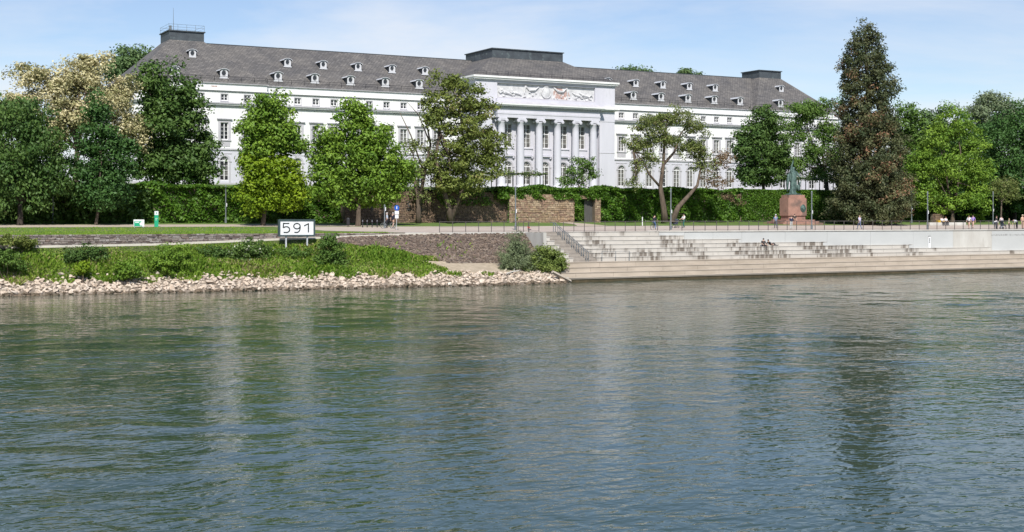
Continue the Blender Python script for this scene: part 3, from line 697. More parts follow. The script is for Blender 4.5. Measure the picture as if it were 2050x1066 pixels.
def window_meshes(kind, w, h, surround):
    """frame with glazing bars, glass, stone surround; origin at the sill centre, y=0 the wall front"""
    key = (kind, w, h, surround)
    if key in _wc: return _wc[key]
    f = MB(); y0, y1 = .14, .26; r = w/2; t = .075
    top = h-r if kind == 'arch' else h
    f.box(-r, -r+t, y0, y1, 0, top); f.box(r-t, r, y0, y1, 0, top); f.box(-r+t, r-t, y0, y1, 0, t*1.3)
    f.box(-.055, .055, y0-.02, y1-.004, t*1.3, top-.07)
    if kind == 'arch':
        f.box(-r+t, r-t, y0-.02, y1, top-.07, top+.07)
        A = arc(0, top+.0, r, 0, PI, 14); B = arc(0, top, r-t, 0, PI, 14)
        for i in range(14):
            f.face([(A[i][0], y0, A[i][1]), (A[i+1][0], y0, A[i+1][1]), (B[i+1][0], y0, B[i+1][1]), (B[i][0], y0, B[i][1])])
            f.face([(B[i][0], y0, B[i][1]), (B[i+1][0], y0, B[i+1][1]), (B[i+1][0], y1, B[i+1][1]), (B[i][0], y1, B[i][1])])
        for a in (PI*.25, PI*.5, PI*.75):
            f.tube([(0, y0+.04, top), ((r-t)*math.cos(a), y0+.04, top+(r-t)*math.sin(a))], .025, 4)
        rows = 4
    else:
        f.box(-r+t, r-t, y0, y1, h-t, h); rows = {'pn': 4, 'mezz': 2, 'tall': 5}[kind]
    usable = top-.07-t
    for k in range(1, rows):
        zc = t+usable*k/rows; hb = .022 if not (kind == 'tall' and k == 3) else .06
        f.box(-r+t, -.055, y0+.01, y1-.02, zc-hb, zc+hb); f.box(.055, r-t, y0+.01, y1-.02, zc-hb, zc+hb)
    if kind in ('pn', 'tall', 'arch'):
        pass
    g = MB()
    if kind == 'arch':
        g.face([(-r, .235, 0), (r, .235, 0)]+[(p[0], .235, p[1]) for p in arc(0, top, r, 0, PI, 14)])
    else: g.face([(-r, .235, 0), (r, .235, 0), (r, .235, h), (-r, .235, h)])
    s = MB()
    if surround == 'hood':                       # piano nobile: pilaster strips, hood cornice, apron
        for sx in (-1, 1): s.box(*sorted((sx*(r+.02), sx*(r+.36))), -.07, .0, -.02, h+.36)
        s.box(-r-.02, r+.02, -.065, .0, h+.02, h+.36); s.box(-r-.48, r+.48, -.20, .0, h+.36, h+.47); s.box(-r-.56, r+.56, -.28, .0, h+.47, h+.62)
        s.box(-r-.42, r+.42, -.16, .0, -.20, -.022); s.box(-r-.30, r+.30, -.05, .0, -1.02, -.202)
    elif surround == 'arch':
        A = arc(0, top, r+.04, 0, PI, 14); B = arc(0, top, r+.32, 0, PI, 14)
        for i in range(14):
            s.face([(A[i][0], -.06, A[i][1]), (B[i][0], -.06, B[i][1]), (B[i+1][0], -.06, B[i+1][1]), (A[i+1][0], -.06, A[i+1][1])])
            s.face([(B[i][0], -.06, B[i][1]), (B[i][0], 0, B[i][1]), (B[i+1][0], 0, B[i+1][1]), (B[i+1][0], -.06, B[i+1][1])])
            s.face([(A[i+1][0], -.06, A[i+1][1]), (A[i+1][0], 0, A[i+1][1]), (A[i][0], 0, A[i][1]), (A[i][0], -.06, A[i][1])])
        for sx in (-1, 1):
            s.box(*sorted((sx*(r+.04), sx*(r+.30))), -.06, .0, -.5, top-.14); s.box(*sorted((sx*(r+.02), sx*(r+.40))), -.12, .0, top-.14, top-.002)
        s.box(-r-.50, r+.50, -.05, 0, h+.40, h+.50)
    elif surround == 'thin':
        s.box(-r-.10, -r-.004, -.03, 0, -.05, h+.10); s.box(r+.004, r+.10, -.03, 0, -.05, h+.10); s.box(-r-.004, r+.004, -.03, 0, h+.004, h+.10); s.box(-r-.14, r+.14, -.07, 0, -.13, -.052)
    elif surround == 'tall':
        s.box(-r-.22, -r-.004, -.05, 0, 0, h+.2); s.box(r+.004, r+.22, -.05, 0, 0, h+.2); s.box(-r-.004, r+.004, -.05, 0, h+.004, h+.2)
        s.box(-r-.38, r+.38, -.17, 0, -.2, -.004); s.box(-r-.24, r+.24, -.05, 0, -1.2, -.204)
        s.box(-r-.45, r+.45, -.34, 0, -1.45, -1.3)
        for sx in (-1, 1): s.box(*sorted((sx*(r+.02), sx*(r+.3))), -.3, 0, -1.75, -1.452)
    _wc[key] = (f.mesh('window', M['frame']), g, s.mesh('surround', M['trim'] if surround != 'tall' else M['grey_paint']) if s.v else None, {})
    return _wc[key]
def put_window(kind, w, h, surround, x, y, z, glass='glass'):
    f, g, s, gc = window_meshes(kind, w, h, surround)
    if glass not in gc: gc[glass] = g.mesh('pane', M[glass])
    o = link('window', f, pal, (x, y, z)); link('pane', gc[glass], o)
    if s: link('surround', s, o)
RW = random.Random(3)
ax_w = [17.7+2.94*k for k in range(9)]; ax_p = [-7.0+3.5*k for k in range(5)]
HW, PW0, PW1, RH = 13.2, 46.5, 66.3, 13.2
def section(x0, x1, y, axes, ends=(False, False)):
    W0, W1, Wp = 1.28, 1.15, 1.0
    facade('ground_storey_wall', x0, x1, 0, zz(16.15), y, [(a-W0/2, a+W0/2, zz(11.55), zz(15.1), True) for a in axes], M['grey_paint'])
    facade('upper_storey_wall', x0, x1, zz(16.15), zz(22.45), y, [(a-W1/2, a+W1/2, zz(17.6), zz(20.1), False) for a in axes], M['white'])
    facade('mezzanine_wall', x0, x1, zz(22.45), zz(25.85), y, [(a-Wp/2, a+Wp/2, zz(23.36), zz(24.32), False) for a in axes], M['white'])
    for a in axes:
        put_window('arch', W0, 15.1-11.55, 'arch', a, y, zz(11.55), RW.choice(['glass', 'glass', 'glass_dim', 'curtain_glass']))
        put_window('pn', W1, 2.5, 'hood', a, y, zz(17.6), RW.choice(['glass', 'glass_dim', 'curtain_glass']))
        put_window('mezz', Wp, .96, 'thin', a, y, zz(23.36), RW.choice(['glass', 'glass', 'glass_dim']))
    def band(name, z0, z1, proj, material, extra=0):
        b = MB(); b.box(x0-(proj if ends[0] else -.003), x1+(proj if ends[1] else -.003), y-proj, y-.003, zz(z0), zz(z1)); b.build(name, material, pal)
    band('string_course', 16.05, 16.30, .14, M['trim']); band('string_course', 16.30, 16.42, .07, M['white'])
    band('cornice', 22.45, 22.66, .16, M['trim']); band('cornice', 22.663, 22.86, .36, M['white']); band('cornice', 22.863, 23.08, .50, M['trim'])
    band('upper_cornice', 24.66, 24.80, .14, M['trim']); band('upper_cornice', 24.803, 24.93, .26, M['white']); band('parapet', 24.933, 25.85, .10, M['parapet'])
    band('gutter', 25.853, 25.97, .30, M['trim']); band('plinth', 10.6, 11.25, .10, M['trim'])
for sg in (-1, 1):
    section(*sorted((sg*RH, sg*PW0)), 0, [sg*a for a in ax_w])
    section(*sorted((sg*PW0, sg*PW1)), -1.0, [sg*56.4+a for a in ax_p], (True, True))
    # return and end walls
    MB().box(*sorted((sg*PW0, sg*(PW0+.3))), -.997, .3, 0, zz(25.85)).build('return_wall', M['white'], pal)
    e = MB(); e.box(*sorted((sg*(PW1-.3), sg*PW1)), -.997, 20, 0, zz(25.85)); e.build('end_wall', M['white'], pal)
MB().box(-PW1, PW1, 19.2, 20, 0, zz(25.85)).build('rear_wall', M['white'], pal)

# roofs
zE, zR = zz(25.97), zz(33.0)
rf = MB(); rf.mi = 0
def roof_frustum(m, r0, z0, r1, z1):
    a = [(r0[0], r0[2]), (r0[1], r0[2]), (r0[1], r0[3]), (r0[0], r0[3])]; b = [(r1[0], r1[2]), (r1[1], r1[2]), (r1[1], r1[3]), (r1[0], r1[3])]
    for i in range(4):
        j = (i+1) % 4; m.mi = 0 if i in (0, 2) else 1
        # slightly hollow slope: a knee at two fifths
        k0 = (a[i][0]*.56+b[i][0]*.44, a[i][1]*.56+b[i][1]*.44, z0+(z1-z0)*.42); k1 = (a[j][0]*.56+b[j][0]*.44, a[j][1]*.56+b[j][1]*.44, z0+(z1-z0)*.42)
        m.face([(*a[i], z0), (*a[j], z0), k1, k0]); m.face([k0, k1, (*b[j], z1), (*b[i], z1)])
    m.mi = 0
main = MB()
main.face([(-58, -.32, zE), (58, -.32, zE), (58, 9.5, zR), (-58, 9.5, zR)]); main.face([(58, 19.3, zE), (-58, 19.3, zE), (-58, 9.5, zR), (58, 9.5, zR)])
rmain = main.build('roof', [M['slate'], M['slate_side']], pal)
MB().box(-53, 53, 9.42, 9.58, zR-.03, zR+.07).build('ridge_capping', M['lead'], rmain)
def slope_roof(r0, r1, z0, z1):
    m = MB(); roof_frustum(m, r0, z0, r1, z1); return m.build('roof', [M['slate'], M['slate_side']], pal)
def lantern(parent, r, z0, z1):                    # flat-topped lead box that crowns a roof
    b = MB(); b.box(r[0], r[1], r[2], r[3], z0-.3, z1-.16); b.build('attic_box', M['lead'], parent)
    b = MB(); b.box(r[0]-.18, r[1]+.18, r[2]-.18, r[3]+.18, z1-.157, z1); b.build('attic_cornice', M['lead'], parent)
for sg in (-1, 1):
    c = sg*56.4
    o = slope_roof((c-10.2, c+10.2, -1.32, 20.3), (c-2.65, c+2.65, 6.9, 12.2), zE, zz(32.9)); lantern(o, (c-2.65, c+2.65, 6.9, 12.2), zz(32.9), zz(34.4))
    if sg < 0:
        rl = MB(); z1 = zz(34.4)
        for x in np.linspace(c-2.7, c+2.7, 5):
            for y in (6.9, 12.2): rl.tube([(x, y, z1), (x, y, z1+.9)], .025, 5)
        for hh in (.5, .9):
            rl.tube([(c-2.7, 6.9, z1+hh), (c+2.7, 6.9, z1+hh), (c+2.7, 12.2, z1+hh), (c-2.7, 12.2, z1+hh), (c-2.7, 6.9, z1+hh)], .02, 4)
        rl.build('roof_railing', M['steel'], o)
        an = MB(); an.tube([(c-1.9, 7.4, z1), (c-1.9, 7.4, z1+3.4)], [.05, .02], 6); an.box(c-2.4, c-2.1, 7.6, 7.9, z1, z1+.75); an.build('antenna', M['steel'], o)
ro = slope_roof((-RH-.35, RH+.35, -5.0, 17), (-6.8, 6.8, 1.6, 11.5), zz(28.85), zz(32.7)); lantern(ro, (-6.8, 6.8, 1.6, 11.5), zz(32.7), zz(34.3))

def snow_guard(x0, x1, y, z, parent):
    g = MB(); n = max(2, round(abs(x1-x0)/2.05))
    for x in np.linspace(x0, x1, n+1): g.tube([(x, y, z-.1), (x, y, z+.72)], .035, 4)
    for hh in (.38, .70): g.tube([(x0, y, z+hh), (x1, y, z+hh)], .022, 4)
    return g.build('snow_guard', M['iron'], parent)
for sg in (-1, 1):
    snow_guard(sg*(RH+.6), sg*(PW0-.3), .15, zE+.3, rmain); snow_guard(sg*(PW0-.2), sg*(PW1+.2), -.95, zE+.25, rmain)
snow_guard(-RH, RH, -4.55, zz(28.95), ro)
# dormers with an oval light
def dormer_mesh(w, h):
    f = MB(); r = w/2; A = arc(0, h-r, r, 0, PI, 10)
    # front plate with the oval cut in
    ov = [(.31*w*math.cos(t), h*.56+.30*h*math.sin(t)) for t in np.linspace(0, 2*PI, 21)[:-1]]
    out = [(-r*1.18, 0), (r*1.18, 0), (r, .16*h)]+A+[(-r, .16*h)]
    def radial(poly, t):
        d = (math.cos(t), math.sin(t)); best = 0
        for (x0, z0), (x1, z1) in zip(poly, poly[1:]+poly[:1]):
            z0_, z1_ = z0-h*.56, z1-h*.56; dx, dz = x1-x0, z1_-z0_; den = d[0]*dz-d[1]*dx
            if abs(den) < 1e-9: continue
            s_ = (x0*dz-z0_*dx)/den; u_ = (x0*d[1]-z0_*d[0])/den
            if s_ > 0 and -1e-6 <= u_ <= 1+1e-6: best = max(best, s_)
        return (best*d[0], h*.56+best*d[1])
    ts = np.linspace(0, 2*PI, 21)[:-1]; O = [radial(out, t) for t in ts]
    for i in range(20):
        j = (i+1) % 20
        f.face([(O[i][0], 0, O[i][1]), (O[j][0], 0, O[j][1]), (ov[j][0], 0, ov[j][1]), (ov[i][0], 0, ov[i][1])])
        f.face([(ov[i][0], 0, ov[i][1]), (ov[j][0], 0, ov[j][1]), (ov[j][0], .14, ov[j][1]), (ov[i][0], .14, ov[i][1])])
    for sx in (-1, 1): f.box(*sorted((sx*r*1.02, sx*r*1.22)), -.02, .1, 0, .10*h)
    pane = MB(); pane.face([(x, .12, z) for x, z in ov])
    pane.mi = 1; pane.ring((0, .1, h*.56), (0, 1, 0), .30*w, .02, 16, 4)
    cheek = MB()
    for sx in (-1, 1): cheek.face([(sx*r*.97, .02, .05), (sx*r*.97, 2.6, .05), (sx*r*.97, 2.6, h-.30), (sx*r*.97, .02, h-.30)])
    cap = MB(); el = lambda rx, rz, z0: [(rx*math.cos(PI*i/10), z0+rz*math.sin(PI*i/10)+(.05 if i in (0, 10) else 0)) for i in range(11)]; B = el(r+.22, .42, h-.36); C = el(r+.16, .36, h-.38)
    for i in range(10):
        cap.face([(B[i][0], -.16, B[i][1]), (B[i][0], 2.4, B[i][1]), (B[i+1][0], 2.4, B[i+1][1]), (B[i+1][0], -.16, B[i+1][1])])
        cap.face([(C[i][0], -.16, C[i][1]), (C[i+1][0], -.16, C[i+1][1]), (C[i+1][0], 2.4, C[i+1][1]), (C[i][0], 2.4, C[i][1])])
        cap.face([(C[i][0], -.16, C[i][1]), (B[i][0], -.16, B[i][1]), (B[i+1][0], -.16, B[i+1][1]), (C[i+1][0], -.16, C[i+1][1])])
    return f.mesh('dormer', M['dormer']), pane.mesh('pane', [M['glass'], M['frame']]), cheek.mesh('cheek', M['lead']), cap.mesh('dormer_roof', M['zinc'], True)
DL, DU = dormer_mesh(1.16, 1.5), dormer_mesh(1.06, 1.36)
def dormer(d, x, y, z):
    o = link('dormer', d[0], pal, (x, y, z))
    for nm, me in zip(('pane', 'cheek', 'dormer_roof'), d[1:]): link(nm, me, o)
sl = (zR-zE)/9.82
for sg in (-1, 1):
    for k in range(5):
        dormer(DL, sg*(20.6+5.88*k), .55, zE+.80*sl+.18)
        if k < 5: dormer(DU, sg*(17.8+5.88*k), 4.35, zE+4.5*sl+.25)
    for dx in (-3.6, 3.6): dormer(DL, sg*56.4+dx, -.45, zE+.75*sl+.1)
    dormer(DU, sg*56.4, 3.6, zE+3.9)

# portico: wall, windows, columns, entablature, relief attic
py = -4.0
cols = [-8.7+3.48*k for k in range(6)]; bays = [(a+b)/2 for a, b in zip(cols[:-1], cols[1:])]
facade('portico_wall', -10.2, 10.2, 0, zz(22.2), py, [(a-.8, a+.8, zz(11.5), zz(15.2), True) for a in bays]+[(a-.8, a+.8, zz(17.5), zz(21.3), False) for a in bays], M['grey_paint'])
for a in bays:
    put_window('arch', 1.6, 3.7, 'arch', a, py, zz(11.5), 'curtain_glass'); put_window('tall', 1.6, 3.8, 'tall', a, py, zz(17.5), 'curtain_glass')
for sg in (-1, 1):
    MB().box(*sorted((sg*10.2, sg*RH)), py-.75, .4, 0, zz(22.2)).build('corner_pier', M['grey_paint'], pal)
    MB().box(*sorted((sg*10.15, sg*(RH+.05))), py-.79, py-.752, zz(16.9), zz(17.0)).build('pier_joint', M['trim'], pal)
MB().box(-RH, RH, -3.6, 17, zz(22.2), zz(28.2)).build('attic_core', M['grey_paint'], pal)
cm = MB(); cm.lathe([(.80, 0), (.80, .18), (.72, .22), (.76, .34), (.68, .42), (.635, .55), (.635, 3.5), (.61, 6.5), (.565, 9.3), (.54, 10.55), (.60, 10.62), (.58, 10.74)], n=20)
shaft = cm.mesh('column', M['grey_paint'], True)
cp = MB(); cp.box(-.72, .72, -.62, .62, .40, .60)
for sx in (-1, 1):
    for yy in (-.66, .44):
        n0 = len(cp.v)
        cp.tube([(sx*.66, yy, .16), (sx*.66, yy+.22, .16)], .27, 12)
        cp.tube([(sx*.66, yy-.04, .16), (sx*.66, yy+.26, .16)], .13, 10)
    cp.tube([(sx*.66, -.44, .16), (sx*.66, .44, .16)], .16, 10)
cp.box(-.56, .56, -.6, .6, .18, .40)
capm = cp.mesh('capital', M['grey_paint'])
for x in cols:
    o = link('column', shaft, pal, (x, py-1.15, .3)); link('capital', capm, o, (0, 0, 10.70))
    MB().box(-.9, .9, -.9, .9, -.3, 0).build('column_base', M['grey_paint'], o)
for nm, z0, z1, y0, xx, m in (('architrave', 22.2, 22.75, py-1.72, 9.7, 'grey_paint'), ('architrave', 22.753, 23.05, py-1.78, 9.76, 'grey_paint'), ('frieze', 23.053, 23.72, py-1.70, 9.68, 'grey_paint'),
        ('cornice', 24.05, 24.22, py-2.25, 10.3, 'white'), ('cornice', 24.223, 24.42, py-2.38, 10.42, 'white'), ('blocking_course', 24.423, 25.30, py-1.35, 9.6, 'grey_paint')):
    MB().box(-xx, xx, y0, py-.76, zz(z0), zz(z1)).build(nm, M[m], pal)
ls = MB(); ls.face([(-10.42, py-2.38, zz(24.425)), (10.42, py-2.38, zz(24.425)), (9.6, py-1.36, zz(24.85)), (-9.6, py-1.36, zz(24.85))]); ls.build('cornice_flashing', M['trim'], pal)
MB().box(-9.85, 9.85, py-1.88, py-.76, zz(23.723), zz(23.83)).build('frieze_band', M['trim'], pal)
dt = MB().box(-.075, .075, -.28, 0, 0, .19).mesh('dentil', M['grey_paint'])
for x in np.arange(-9.75, 9.8, .325): link('dentil', dt, pal, (x, py-1.78, zz(23.845)))
MB().box(-9.75, 9.75, py-1.78, py-.76, zz(23.833), zz(24.047)).build('dentil_band', M['trim'], pal)
for sg in (-1, 1):                                    # the same mouldings carried round the corner piers
    for nm, z0, z1, d, m in (('architrave', 22.2, 23.05, .80, 'grey_paint'), ('frieze', 23.053, 24.03, .78, 'grey_paint'), ('cornice', 24.05, 24.22, 1.25, 'white'), ('cornice', 24.223, 24.42, 1.4, 'white'), ('attic_pier', 24.423, 28.1, .80, 'grey_paint')):
        MB().box(*sorted((sg*9.3, sg*(RH+d-.78))), py-d-.002 if d < 1 else py-d, 0, zz(z0), zz(z1)).build(nm, M[m], pal)
MB().box(-9.29, 9.29, py-.42, py+.3, zz(25.3), zz(28.1)).build('relief_ground', M['relief'], pal)
MB().box(-9.29, 9.29, py-.95, py-.42, zz(25.303), zz(25.5)).build('relief_ledge', M['trim'], pal); MB().box(-9.29, 9.29, py-.8, py-.42, zz(27.82), zz(28.1)).build('relief_frame', M['grey_paint'], pal)
for nm, z0, z1, d, m in (('attic_cornice', 28.1, 28.3, .98, 'grey_paint'), ('attic_cornice', 28.303, 28.55, 1.2, 'white'), ('attic_cornice', 28.553, 28.85, 1.36, 'white')):
    MB().box(-RH-d+.75, RH+d-.75, py-d, 15, zz(z0), zz(z1)).build(nm, M[m], pal)
rel = MB(); RL = random.Random(8)
def fig(x, z, s):                                     # a reclining relief figure, limbs and drapery in half round
    rel.blob((x, py-.45, z), .42*s, .2, .26*s, 8, 6); rel.blob((x-.5*s, py-.45, z+.34*s), .17*s, .18, .2*s, 8, 6)
    rel.tube([(x, py-.5, z), (x+.7*s, py-.5, z-.15*s), (x+1.3*s, py-.48, z-.45*s)], [.22*s, .17*s, .08*s], 6)
    rel.tube([(x-.3*s, py-.5, z+.15*s), (x-.8*s, py-.52, z-.15*s), (x-1.1*s, py-.5, z+.1*s)], [.13*s, .1*s, .06*s], 6)
for x, s in ((-7.7, 1.1), (-5.9, .95), (6.3, -1.0), (7.8, -1.1)): fig(x, zz(26.35), s if s > 0 else s)
for sg in (-1, 1):
    rel.tube([(sg*1.4, py-.5, zz(27.5)), (sg*2.2, py-.55, zz(26.95)), (sg*3.1, py-.55, zz(26.85)), (sg*3.9, py-.5, zz(27.5))], [.1, .2, .2, .1], 6)
    rel.tube([(sg*3.9, py-.5, zz(27.6)), (sg*4.1, py-.5, zz(26.4)), (sg*3.9, py-.5, zz(25.8))], [.16, .12, .05], 6)
    for k in range(14): rel.blob((sg*RL.uniform(1.4, 8.8), py-.45, zz(RL.uniform(25.65, 26.5))), RL.uniform(.1, .3), RL.uniform(.1, .22), RL.uniform(.08, .22), 7, 5, .4)
rel.blob((0, py-.5, zz(26.6)), .72, .22, .95, 16, 10); rel.blob((0, py-.5, zz(27.65)), .5, .2, .2, 10, 6); rel.ring((0, py-.5, zz(26.6)), (0, 1, 0), .86, .13, 20, 6)
rel.build('relief', M['relief'], pal)
bp = MB(); bp.face([(1.45, py-.425, zz(25.75)), (3.9, py-.425, zz(25.6)), (4.6, py-.425, zz(26.1)), (4.3, py-.425, zz(26.9)), (3.4, py-.425, zz(27.4)), (1.3, py-.425, zz(27.6))])
bp.build('bare_brick_patch', M['terracotta'], pal)
# patch of fallen paint on the left parapet
b2 = MB(); b2.box(-55.0, -54.0, -1.105, -1.09, zz(25.3), zz(25.48)); b2.build('bare_brick_patch', M['terracotta'], pal)

# ------------------------------------------------------------------ vegetation
def unit(n):
    v = NR.normal(size=(n, 3)); return v/np.linalg.norm(v, axis=1, keepdims=True)
def leaf_quads(pos, size, up=0.55, aspect=.55, hang=0.0, out=None):
    n = len(pos); nrm = unit(n)
    if out is not None: nrm = nrm*.75+out*.9
    nrm[:, 2] = np.abs(nrm[:, 2])*(1-up)+up if out is None else nrm[:, 2]+up; nrm /= np.linalg.norm(nrm, axis=1, keepdims=True)
    t = np.cross(nrm, unit(n)); t[:, 2] -= hang; t /= np.linalg.norm(t, axis=1, keepdims=True)+1e-9
    b = np.cross(nrm, t); s = (size*NR.uniform(.65, 1.3, n))[:, None]
    V = np.empty((n, 4, 3)); fold = nrm*s*.22
    V[:, 0] = pos-t*s; V[:, 1] = pos-b*s*aspect+fold+t*s*.1; V[:, 2] = pos+t*s; V[:, 3] = pos+b*s*aspect+fold+t*s*.1
    return V
def clumps_in(lobes, n, shell=.62, rough=.22):       # lobes: (centre3, rx, ry, rz)
    w = np.array([(l[1]*l[2]*l[3])**(2/3) for l in lobes]); w /= w.sum(); out = []
    for l, k in zip(lobes, NR.multinomial(n, w)):
        d = unit(k); r = shell+(1-shell)*NR.random(k)**.7; r[NR.random(k) < .22] *= .6
        ph = NR.uniform(0, 6.28, 4)
        wob = 1+rough*(np.sin(d[:, 0]*4+ph[0])*np.sin(d[:, 2]*5+ph[1])+.7*np.sin(d[:, 1]*7+ph[2])*np.sin(d[:, 2]*8+ph[3])+.5*NR.normal(size=k)*.6)
        wob = np.clip(wob, .6, 1.2)
        out.append(np.array(l[0])+d*(r*wob)[:, None]*np.array([l[1], l[2], l[3]]))
    return np.concatenate(out)
def foliage(lobes, n, per, spread, size, up=.5, shell=.62, rough=.28, aspect=.55, hang=0.0, tintw=.66, flat=.6):
    c = clumps_in(lobes, n, shell, rough); ct = NR.random(len(c))
    k = NR.poisson(per*1.32, len(c)).clip(3); idx = np.repeat(np.arange(len(c)), k)
    sp = spread*NR.uniform(.6, 1.35, len(c))
    off = np.clip(NR.normal(size=(len(idx), 3)), -1.7, 1.7); pos = c[idx]+off*sp[idx][:, None]*np.array([1, 1, flat])
    out = off/(np.linalg.norm(off, axis=1, keepdims=True)+1e-6)
    tint = np.clip(tintw*ct[idx]+(1-tintw)*NR.random(len(idx)), 0, 1)
    return leaf_quads(pos, size*1.12, up, aspect, hang, out), tint, c
def limb(m, a, b, r0, r1, bend=.12, n=6, sides=7):
    a, b = Vector(a), Vector(b); L0 = (b-a).length; off = Vector((R.uniform(-1, 1), R.uniform(-1, 1), R.uniform(-.3, .6)))*bend*L0
    pts, rr = [], []
    for i in range(n+1):
        t = i/n; pts.append(a.lerp(b, t)+off*math.sin(PI*t)+Vector((R.uniform(-1, 1), R.uniform(-1, 1), 0))*.012*L0*(0 < i < n)); rr.append(r0+(r1-r0)*t)
    m.tube(pts, rr, sides); return pts
TREES = []
def tree(name, label, px, Y, base_z, lobes, leaf, n, per, spread=.55, size=.22, trunk=.3, bark='bark', fork=None, lean=0, twigs=0, group=None, cat='tree', stems=None, depthf=.85, **kw):
    """px,Y: where the trunk stands; lobes in photo pixels (cx,cy,rx,ry[,dY])"""
    base = Vector((Y*ratio(px), Y, base_z)); o = empty(name, base); b3 = np.array(base)
    LW = []
    for l in lobes:
        dy = l[4] if len(l) > 4 else 0; k = mpp(l[0], Y+dy)
        LW.append((np.array(at(l[0], l[1], Y+dy))-b3, l[2]*k, max(l[2], l[3]*.6)*k*depthf, l[3]*k))
    V, T, C = foliage(LW, int(n*.70), per*1.45, spread*1.08, size, **kw)
    link('crown', quad_mesh('crown', V, L_[leaf], T), o)
    m = MB(); low = min(l[0][2]-l[3]*.6 for l in LW); fz = fork if fork is not None else max(low, 1.0)
    if stems:
        for st in stems: m.tube([Vector(at(q[0], q[1], Y+q[3] if len(q) > 3 else Y))-base for q in st], [q[2] for q in st], 9)
        starts = [Vector(at(st[-1][0], st[-1][1], Y))-base for st in stems]
    else:
        c0 = np.average([l[0] for l in LW], axis=0, weights=[l[1]*l[3] for l in LW])
        tip = Vector((c0[0]*.35+lean, c0[1]*.3, fz))
        m.tube([(0, 0, -.3), (tip.x*.12, tip.y*.1, .25), (tip.x*.45+.06, tip.y*.5, fz*.5), tip], [trunk*1.45, trunk*1.05, trunk*.88, trunk*.72], 10)
        starts = [tip]
    for l in LW:
        e = Vector(l[0]); s = min(starts, key=lambda q: (q-e).length); e.z += l[3]*.15
        p = limb(m, s-Vector((0, 0, .3)), e, trunk*.6, trunk*.12)
        for _ in range(3+twigs):
            q = p[R.randint(2, len(p)-1)]; c = C[NR.integers(len(C))]
            c = min((Vector(C[i]) for i in NR.integers(len(C), size=14)), key=lambda v: (v-q).length)
            limb(m, q, c, trunk*.22, trunk*.04, .15, 4, 5)
    m.build('trunk', M[bark], o, smooth=True)
    tag(o, label, cat, group); TREES.append(o); return o
g_ = gz
# left side, front to back
tree('dark_tree', 'dark drooping tree filling the left edge of the lawn', 40, 145, g_(145), [(10, 290, 80, 90), (75, 310, 62, 75), (30, 230, 55, 40), (95, 365, 48, 45), (15, 370, 60, 55)], 'dark', 330, 44, .62, .17, .30, 'bark_dark', hang=.6, shell=.55)
tree('flowering_tree', 'tall robinia covered in cream blossom behind the dark trees', 150, 158, TZ0, [(60, 148, 32, 26), (45, 205, 38, 34), (110, 185, 46, 48), (165, 150, 42, 36), (200, 190, 52, 52), (245, 185, 30, 40), (150, 235, 55, 45), (240, 245, 38, 48), (185, 120, 30, 14), (275, 270, 22, 30), (110, 270, 36, 40)], 'robinia', 560, 42, .50, .15, .35, shell=.5, rough=.35, twigs=3)
tree('young_tree', 'young deep green tree with a pointed top and bare trunk on the left lawn', 192, 145.5, g_(145.5), [(192, 225, 16, 36), (200, 280, 44, 38), (170, 330, 34, 42), (225, 335, 44, 48), (205, 385, 52, 38), (245, 300, 26, 30)], 'deep', 330, 42, .50, .16, .17, 'bark', shell=.5)
tree('chestnut_tree', 'broad dark chestnut standing against the left palace pavilion', 345, 160, TZ0, [(300, 175, 36, 42), (345, 180, 46, 50), (375, 215, 38, 42), (330, 255, 60, 52), (395, 290, 40, 50), (350, 330, 70, 42), (300, 330, 34, 40), (405, 345, 30, 26)], 'dark', 520, 46, .55, .20, .35, 'bark_dark')
tree('hill_tree', 'bright distant tree showing over the left roof end', 262, 240, 14, [(262, 120, 30, 22), (232, 128, 24, 16), (290, 118, 20, 20), (250, 150, 50, 30)], 'far', 150, 46, .7, .24, .3)
tree('maple_tree', 'yellow-green tree directly behind the 591 sign', 526, 142, g_(142), [(545, 222, 44, 34), (530, 265, 48, 34), (575, 280, 34, 34), (515, 300, 34, 30)], 'bright', 240, 46, .48, .17, .26, fork=3.2)
mt = TREES[-1]
V, T, C = foliage([(np.array(at(c[0], c[1], 141.5))-np.array(mt.location), c[2]*mpp(c[0], 142), c[2]*mpp(c[0], 142)*.85, c[3]*mpp(c[0], 142)) for c in ((545, 345, 56, 34), (520, 390, 40, 38), (585, 380, 30, 40), (510, 335, 30, 26), (560, 400, 32, 22))], 250, 46, .46, .17)
link('crown', quad_mesh('crown', V, L_['yellowish'], T), mt)
tree('maple_tree', 'wide bright green tree with pointed top between the 591 sign and bastion', 717, 140.5, g_(140.5), [(710, 240, 36, 36), (665, 270, 36, 36), (735, 280, 48, 40), (690, 320, 60, 42), (765, 320, 48, 44), (660, 365, 46, 44), (730, 375, 56, 40), (785, 370, 34, 40), (645, 310, 26, 30), (810, 345, 18, 24)], 'bright', 560, 46, .48, .17, .30)
